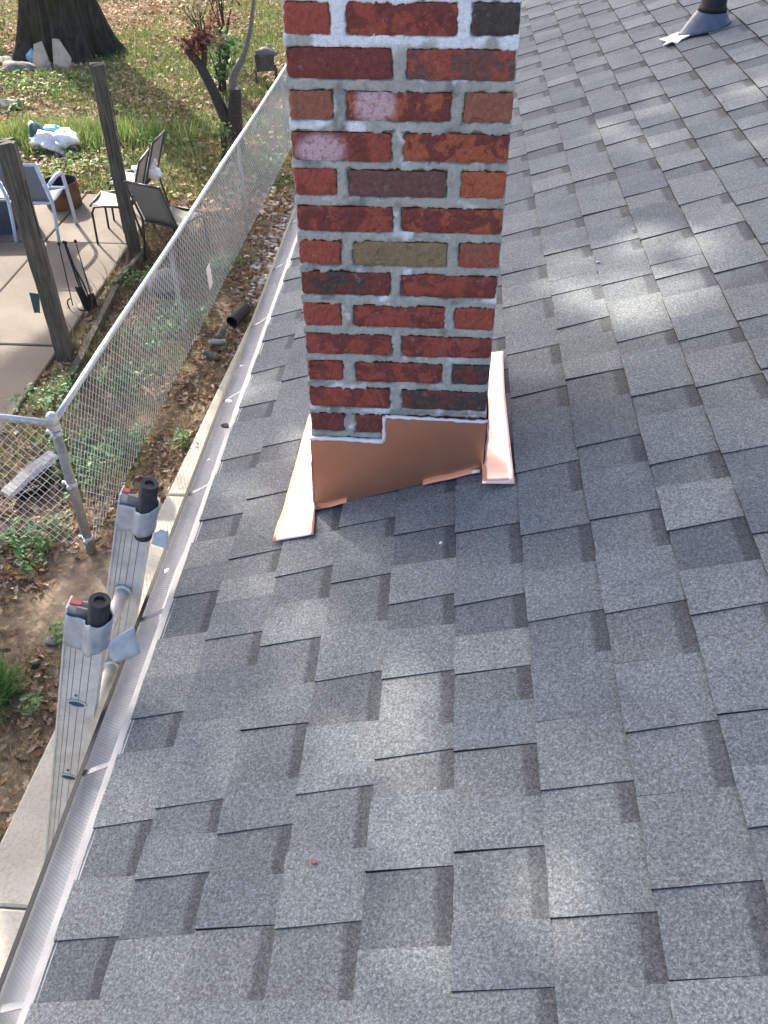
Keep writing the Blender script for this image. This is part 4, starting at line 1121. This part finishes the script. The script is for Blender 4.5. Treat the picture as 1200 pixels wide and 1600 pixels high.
# tall bright grass band behind the rubbish bag
x = rng.normal(-5.4, .75, 5200); y = 11.15 + .12 * (x + 5.4) + rng.normal(0, .22, 5200); P = np.stack([x, y, ground_h(x, y)], 1); P = P[inview(P)]; n_ = len(P)
stuff(scatter('tall_grass', P, np.stack([rng.uniform(.012, .022, n_), rng.uniform(.2, .5, n_), rng.uniform(.16, .32, n_)], 1), pick(GRN * 1.35, n_, .25), BLADE, BLF, M_GRASS, .25))
# broad-leaved weeds in the lawn
def wd(x, y): return np.clip(fbm(x, y, 1.1, 83) * 4 - 2.1, 0, 1)
P = pts(16000, -9.5, -1.9, 9.4, 14.5, wd); P[:, 2] += rng.uniform(.03, .14, len(P)); n_ = len(P)
stuff(scatter('lawn_weeds', P, rng.uniform(.05, .11, n_), pick(GRN * np.array([1.0, 1.25, 1.1]), n_, .3), DIA, DIAF, M_FOL, .5))
# weeds between the patio and the fence
P = pts(11000, -3.35, -2.0, 3.2, 8.4, lambda x, y: np.clip(fbm(x, y, 1.6, 71) * 3 - 1.2, .04, 1)); n_ = len(P)
stuff(scatter('weed_strip', P, np.stack([rng.uniform(.005, .010, n_), rng.uniform(.1, .3, n_), rng.uniform(.05, .20, n_)], 1), pick(GRN, n_, .3), BLADE, BLF, M_GRASS, .5))
P = pts(4200, -3.4, -2.3, 3.2, 8.2, lambda x, y: np.clip(fbm(x, y, 1.3, 75) * 3 - 1.2, .04, 1)); n_ = len(P)
stuff(scatter('dead_stems', P, np.stack([rng.uniform(.004, .007, n_), rng.uniform(.1, .5, n_), rng.uniform(.12, .34, n_)], 1), pick(DRY * .6, n_, .3), BLADE, BLF, M_GRASS, .35))
# ivy-like patches seen through the fence
def ivy(cx, cy, r_, n_, label, sz=.04, seed=0, h=.10, pal=GRN * np.array([.75, 1.15, 1.35])):
    a = rng.uniform(0, 2 * np.pi, n_); q = np.sqrt(rng.random(n_)) * r_ * (1 + .4 * np.sin(a * 3 + seed))
    x, y = cx + q * np.cos(a), cy + q * np.sin(a) * 1.2
    P = np.stack([x, y, ground_h(x, y) + rng.uniform(.01, h, n_)], 1)
    o = scatter('ground_ivy', P - np.array([cx, cy, 0]), rng.uniform(sz * .6, sz * 1.4, n_), pick(pal, n_, .3), DIA, DIAF, M_FOL, .5)
    o.location = (cx, cy, 0); return tag(o, label, 'plant', 'low green plants by the fence')
for (cx, cy, r_, n_, lab) in ((-2.25, 3.75, .24, 240, 'green ivy clump behind the fence nearest the corner post'), (-2.38, 3.42, .2, 150, 'bright green weeds behind the mesh beside the corner post'),
     (-2.42, 4.75, .22, 170, 'green weed patch behind the fence below the near timber'), (-2.42, 5.55, .2, 150, 'green weed patch behind the fence between near post and pot'),
     (-2.20, 5.95, .22, 150, 'dark ivy patch behind the fence below the domed pot'), (-2.05, 7.1, .26, 150, 'dark ivy patch behind the mesh by the white tag'),
     (-2.45, 2.66, .20, 200, 'green weeds at the foot of the front fence run'), (-2.62, 3.75, .2, 120, 'small leafy weeds behind the shingle scrap'),
     (-2.95, 4.45, .26, 280, 'bright green weeds at the foot of the near wooden post'), (-2.75, 6.7, .25, 200, 'leafy green weeds left of the domed pot'),
     (-1.72, 3.9, .08, 40, 'small green weed on the leaf strip beside the pavement'), (-1.98, 1.83, .05, 26, 'tiny green weed next to the pale rock'), (-1.95, 1.28, .05, 20, 'tiny green weed by the big grass clump')):
    ivy(cx, cy, r_, int(n_ * 1.7), lab, .045, cx * 3, .14)
# big grass clump bottom left
n_ = 1500; a = rng.uniform(0, 2 * np.pi, n_); q = np.sqrt(rng.random(n_)) * .13
P = np.stack([q * np.cos(a), q * np.sin(a), np.zeros(n_)], 1)
o = scatter('grass_clump', P, np.stack([rng.uniform(.004, .007, n_), rng.uniform(.25, .9, n_), rng.uniform(.12, .26, n_)], 1), pick(GRN * np.array([.55, .85, .8]), n_, .3), BLADE, BLF, M_GRASS, .55)
o.location = (-2.24, 1.36, 0); tag(o, 'thick dark green grass clump at the frame edge left of the ladder', 'grass clump')
# gravel
n_ = 520; y = rng.uniform(6.2, 10, n_); x = SWX(y) - np.abs(rng.normal(.02, .14, n_)); k = (x > FX(y) + .06) & (rng.random(n_) < np.clip((y - 6.0) / 1.2, .1, 1)); x, y = x[k], y[k]; n_ = len(x)
OCT = [(1, 0, 0), (0, 1, 0), (-1, 0, 0), (0, -1, 0), (0, 0, .7), (.7, .7, .35), (-.7, .7, .35), (-.7, -.7, .35), (.7, -.7, .35)]
OCF = [[0, 5, 8], [1, 6, 5], [2, 7, 6], [3, 8, 7], [4, 5, 6], [4, 6, 7], [4, 7, 8], [4, 8, 5]]
P = np.stack([x, y, ground_h(x, y) + .006], 1)
stuff(scatter('gravel', P, rng.uniform(.018, .042, n_), pick(np.array([(.36, .35, .34), (.27, .26, .25), (.42, .41, .40), (.24, .21, .19)]), n_, .15), OCT, OCF, M_STONE, .3))

# ================================================================== TREES
bt = tag(empty('oak_tree', (-6.95, 16.2, 0)), 'massive mossy tree trunk with flared roots at the back of the yard', 'tree')
b = MB(); N_ = 96; prof = [(-.2, 1.25), (.0, 1.12), (.12, 1.0), (.3, .90), (.55, .82), (.9, .75), (1.4, .70), (2.2, .66), (3.5, .62), (5.2, .58), (6.6, .60)]
vs = []
for z, r_ in prof:
    for j in range(N_):
        a = 2 * math.pi * j / N_; fl = max(0, 1 - z / 1.6)
        r_ *= 1; k = .84 + fl * (.16 * math.sin(5 * a + .6) + .09 * math.sin(8 * a + 2)) + .035 * math.sin(13 * a + z) + .03 * math.sin(21 * a + 1.3 * z) + rnd.uniform(-.018, .018)
        vs.append((r_ * k * math.cos(a) + .03 * z * .2, r_ * k * math.sin(a), z))
b.add(vs, [(i * N_ + j, i * N_ + (j + 1) % N_, (i + 1) * N_ + (j + 1) % N_, (i + 1) * N_ + j) for i in range(len(prof) - 1) for j in range(N_)])
b.obj('trunk', M_BARK, bt, True)
tips = []
b = MB()
def limb(p, d, L, r_, depth):
    P = [Vector(p)]; d = Vector(d).normalized(); n_ = 6
    for i in range(n_):
        d = (d + Vector((rnd.uniform(-.22, .22), rnd.uniform(-.22, .22), rnd.uniform(-.10, .16)))).normalized()
        P.append(P[-1] + d * L / n_)
    rr = [r_ * (1 - .62 * i / n_) for i in range(n_ + 1)]
    b.tube(P, rr, 7 if depth else 10)
    if depth >= 3: tips.extend(P[2:]); return
    if depth >= 1: tips.extend(P[4:])
    for i in range(4 if depth < 2 else 3):
        q = P[rnd.randint(2, n_)]; a = rnd.uniform(0, 2 * math.pi)
        nd = (d + Vector((math.cos(a), math.sin(a), rnd.uniform(-.15, .5))) * .95)
        limb(q, nd, L * rnd.uniform(.5, .72), r_ * .45, depth + 1)
for j in range(7):
    a = 2 * math.pi * j / 7 + rnd.uniform(-.3, .3)
    limb((.05, 0, rnd.uniform(5.6, 6.6)), (math.cos(a), math.sin(a), rnd.uniform(.35, .9)), rnd.uniform(4.5, 5.8), .26, 0)
b.obj('limb', M_BARK, bt, True)
T = np.array([tuple(v) for v in tips]); n_ = 6000
P = T[rng.integers(0, len(T), n_)] + rng.normal(0, .38, (n_, 3))
SDIR = np.array(sd)
def open_up(P, org, g):
    for (s_, y, rad, pr_) in GAPS:
        q = P + org - np.array(RP(s_, y)); tt = q @ SDIR
        P = P[(np.linalg.norm(q - tt[:, None] * SDIR, axis=1) > rad * g.uniform(.6, 1.3, len(P))) | (g.random(len(P)) > pr_)]
    return P
P = open_up(P, np.array([-6.95, 16.2, 0]), np.random.default_rng(3)); n_ = len(P)
scatter('crown', P, rng.uniform(.12, .22, n_), pick(np.array([(.10, .12, .035), (.16, .15, .05), (.22, .15, .06), (.08, .10, .03)]), n_, .3), DIA, DIAF, M_FOL, .9, parent=bt)

yt = tag(empty('roof_shade_tree', (-8.2, 8.6, 0)), 'unseen leafy tree added left of the picture to shade the roof', 'tree')  # out-of-view tree, added to shade the roof and dapple its light
b = MB(); b.tube([(0, 0, -.2), (0, 0, .3), (.05, 0, 2.), (.3, .1, 5.), (.8, .3, 7.2)], [.40, .30, .25, .21, .17], 14); b.obj('trunk', M_BARK, yt, True)
rg2 = np.random.default_rng(5)
CC = np.array([-5.5, 9.5, 10.4]); CRAD = np.array([3.0, 4.6, 2.4])
u_ = rg2.normal(0, 1, (170, 3)); u_ /= np.linalg.norm(u_, axis=1)[:, None]; cl = CC + u_ * CRAD * rg2.random((170, 1)) ** .4
b = MB()
for q in cl[::4]:
    q = Vector(q) - Vector((-8.2, 8.6, 0)); st = Vector((.8, .3, 7.2)) * rnd.uniform(.8, 1.0); mid = st.lerp(q, .5) + Vector((rnd.uniform(-.4, .4), rnd.uniform(-.4, .4), .3))
    b.tube([st, mid, q], [.08, .045, .015], 6)
b.obj('limb', M_BARK, yt, True)
n_ = 17000
P = cl[rg2.integers(0, len(cl), n_)] + rg2.normal(0, .42, (n_, 3))
SDIR = np.array(sd)
for (s_, y, rad, pr_) in GAPS:      # openings in the foliage that let patches of sun reach the roof
    q = P - np.array(RP(s_, y)); tt = q @ SDIR; P = P[(np.linalg.norm(q - tt[:, None] * SDIR, axis=1) > rad * rg2.uniform(.6, 1.3, len(P))) | (rg2.random(len(P)) > pr_)]
kp = []
for (s_, y, rad) in SHADE_CLUMPS:       # leaf clumps added across the openings to cast shade on the near roof
    c_ = np.array(RP(s_, y)) + SDIR * 12.2; kp.append(c_ + rg2.normal(0, rad, (70, 3)))
P = np.concatenate([P] + kp)
P = P - np.array([-8.2, 8.6, 0]); n_ = len(P)
scatter('crown', P, rg2.uniform(.15, .25, n_), pick(np.array([(.12, .13, .035), (.20, .16, .05), (.24, .13, .05)]), n_, .3), DIA, DIAF, M_FOL, .9, parent=yt)

sm = tag(empty('pruned_tree', (-2.66, 10.9, 0)), 'small pruned tree with a forked dark trunk behind the fence', 'tree')
rel = lambda L_: [(x + 2.66, y - 10.9, z) for x, y, z in L_]
b = MB()
b.tube(rel([(-2.68, 10.9, -.1), (-2.68, 10.9, .12), (-2.66, 10.9, .30), (-2.635, 10.9, .55), (-2.605, 10.9, .74), (-2.60, 10.88, .82)]), [.15, .125, .105, .095, .085, .08], 14)
b.tube(rel([(-2.69, 10.9, .15), (-2.74, 10.92, .33), (-2.83, 10.93, .56), (-2.94, 10.95, .84), (-3.05, 10.95, 1.08), (-3.15, 10.95, 1.22), (-3.21, 10.95, 1.29)]), [.10, .088, .08, .07, .062, .055, .05], 12)
b.tube(rel([(-3.03, 10.95, 1.03), (-2.99, 10.97, 1.16), (-2.97, 10.98, 1.30), (-3.0, 11., 1.46)]), [.045, .042, .038, .03], 9)
b.obj('trunk', M_BARK2, sm, True)
b = MB(); b.tube(rel([(-2.61, 10.9, .70), (-2.63, 10.93, .90), (-2.58, 10.93, 1.02), (-2.47, 10.93, 1.17), (-2.38, 10.93, 1.36), (-2.31, 10.93, 1.58), (-2.25, 10.93, 1.84), (-2.22, 10.95, 2.3)]), [.055, .058, .052, .042, .032, .027, .024, .012], 9); b.obj('branch', M_CUTG, sm, True)
b = MB(); b.lathe([(.0001, .0), (.055, .0), (.066, -.01)], 14, Matrix.Translation((.062, -.045, .80)) @ Matrix.Rotation(R(55), 4, 'X')); b.obj('cut_face', M_CUT, sm)
RED = np.array([(.17, .045, .04), (.23, .09, .07), (.13, .045, .035), (.22, .12, .09)])
n_ = 420; c0 = np.array([(-.48, .05, 1.32), (-.38, .08, 1.38), (-.28, .1, 1.40)]); P = c0[rng.integers(0, 3, n_)] + rng.normal(0, .075, (n_, 3))
scatter('red_leaves', P, rng.uniform(.05, .09, n_), pick(RED, n_, .3), DIA, DIAF, M_FOL, .9, parent=sm)
def bush(name, c, stems, h, leaf_n, spread, pal, label, leaf=.07, zc=.6, seed=1, cat='shrub', squash=1.):
    o = tag(empty(name, c), label, cat); b = MB(); rs = random.Random(seed)
    tp = []
    for j in range(stems):
        a = rs.uniform(0, 6.28); q = rs.uniform(.1, .9) * spread
        p0 = (rs.uniform(-.08, .08), rs.uniform(-.08, .08), 0); p2 = (q * math.cos(a), q * math.sin(a) * squash, h * rs.uniform(.75, 1.0))
        p1 = (p0[0] * .6 + p2[0] * .35, p0[1] * .6 + p2[1] * .35, h * .45); b.tube([p0, p1, p2], [.018, .013, .006], 6); tp += [p1, p2, p2]
    b.obj('stems', M_BARK2, o, True)
    T_ = np.array(tp); P = T_[rng.integers(0, len(T_), leaf_n)] + rng.normal(0, spread * .38, (leaf_n, 3)) * [1, 1, .7]; P[:, 2] = np.abs(P[:, 2])
    scatter('foliage', P, rng.uniform(leaf * .6, leaf * 1.3, leaf_n), pick(pal, leaf_n, .3), DIA, DIAF, M_FOL, .9, parent=o); return o
bush('green_shrub', (-3.45, 13.6, 0), 9, .85, 420, .32, GRN * np.array([.55, .75, .9]), 'dark green shrub behind the fork of the pruned tree', .10, seed=3)
bush('red_shrub', (-3.75, 15.4, 0), 9, 1.5, 420, .42, RED, 'red-leaved shrub at the top of the picture left of the chimney', .10, seed=5)
bush('young_shrub', (-2.72, 10.35, 0), 6, .5, 150, .16, GRN * 1.2, 'small bright green shrub at the foot of the pruned tree', .06, seed=7)
bush('dark_shrub', (-8.35, 16.2, 0), 8, .45, 300, .4, GRN * .8, 'low dark bush at the frame edge left of the big trunk', .09, seed=9)
bush('brown_shrub', (-4.6, 17.2, 0), 10, .7, 260, .5, np.concatenate([GRN * .7, DRY * .7]), 'sparse brown-green bush in the lawn behind the red leaves', .09, seed=11)

# ================================================================== SMALL BITS ON THE ROOF AND IN THE GUTTER
def flake(name, p, r_, mat, label, cat, seed, sz):
    rs = random.Random(seed); b = MB(); n_ = 7; rr = [r_ * rs.uniform(.6, 1.1) for _ in range(n_)]; hh = r_ * sz[2]
    lo = [(rr[j] * sz[0] * math.cos(6.283 * j / n_), rr[j] * sz[1] * math.sin(6.283 * j / n_), -hh) for j in range(n_)]
    up = [(x * .85, y * .85, hh * rs.uniform(.3, 1.1)) for x, y, _ in lo]
    b.add(lo + up + [(0, 0, hh * .8)], [(j, (j + 1) % n_, n_ + (j + 1) % n_, n_ + j) for j in range(n_)] + [(n_ + j, n_ + (j + 1) % n_, 2 * n_) for j in range(n_)])
    o = b.obj(name, mat); o.location = p; o.rotation_euler = (0, R(-15), rs.uniform(0, 6)); return tag(o, label, cat)
def chip(s, y, h, r_, mat, label, cat, seed, sz=(1, .7, .35), name='debris'):
    return flake(name, RP(s, y, h), r_, mat, label, cat, seed, sz)
chip(.33, -.235, .014, .0055, M_SEAL, 'tiny white sealant drop on the shingles below the copper apron', 'sealant drop', 3)
chip(.13, -.94, .014, .006, M_RED, 'tiny orange leaf scrap on the near shingles', 'leaf scrap', 5)
chip(.80, .87, .0125, .010, M_SCRAP, 'white sealant smear on the shingles right of the chimney', 'sealant drop', 2, (1.3, .8, .25))
chip(.925, 1.02, .0125, .008, M_SCRAP, 'small white fleck on the shingles farther right of the chimney', 'sealant drop', 4, (1.2, .8, .3))
b = MB(); o_ = []
for j in range(12):
    a = 2 * math.pi * j / 12; r_ = .062 * (1 if j % 2 else .62) * (1.1 if j % 3 else .85); o_.append(RP(1.375 + r_ * math.cos(a), 2.83 + 1.5 * r_ * math.sin(a), .014 + .004 * (j % 3)))
b.add(o_ + [RP(1.375, 2.83, .026)], [(j, (j + 1) % 12, 12) for j in range(12)])
tag(solid(b.obj('paper_scrap', M_BAG), .004), 'torn white scrap lying on the shingles below the vent pipe', 'scrap')
for (x, y, z, r_, mt, lab, sd_) in ((-.372, .87, 2.580, .012, M_SEAL, 'square white chip on the gutter screen near the chimney', 3), (-.372, .66, 2.578, .016, M_SEAL, 'white chip beside a gutter hanger near the chimney', 5),
        (-.345, .50, 2.595, .020, M_WOOD, 'curled brown leaf scrap on the gutter screen', 6), (-.370, .36, 2.570, .008, M_SEAL, 'tiny pale chip in the gutter left of the copper', 8),
        (-.375, -.10, 2.566, .015, M_SEAL, 'torn white paper bit on the gutter screen above the ladder', 7)):
    flake('debris', (x, y, z), r_ * .8, mt, lab, 'debris', sd_, (1, .7, .25))
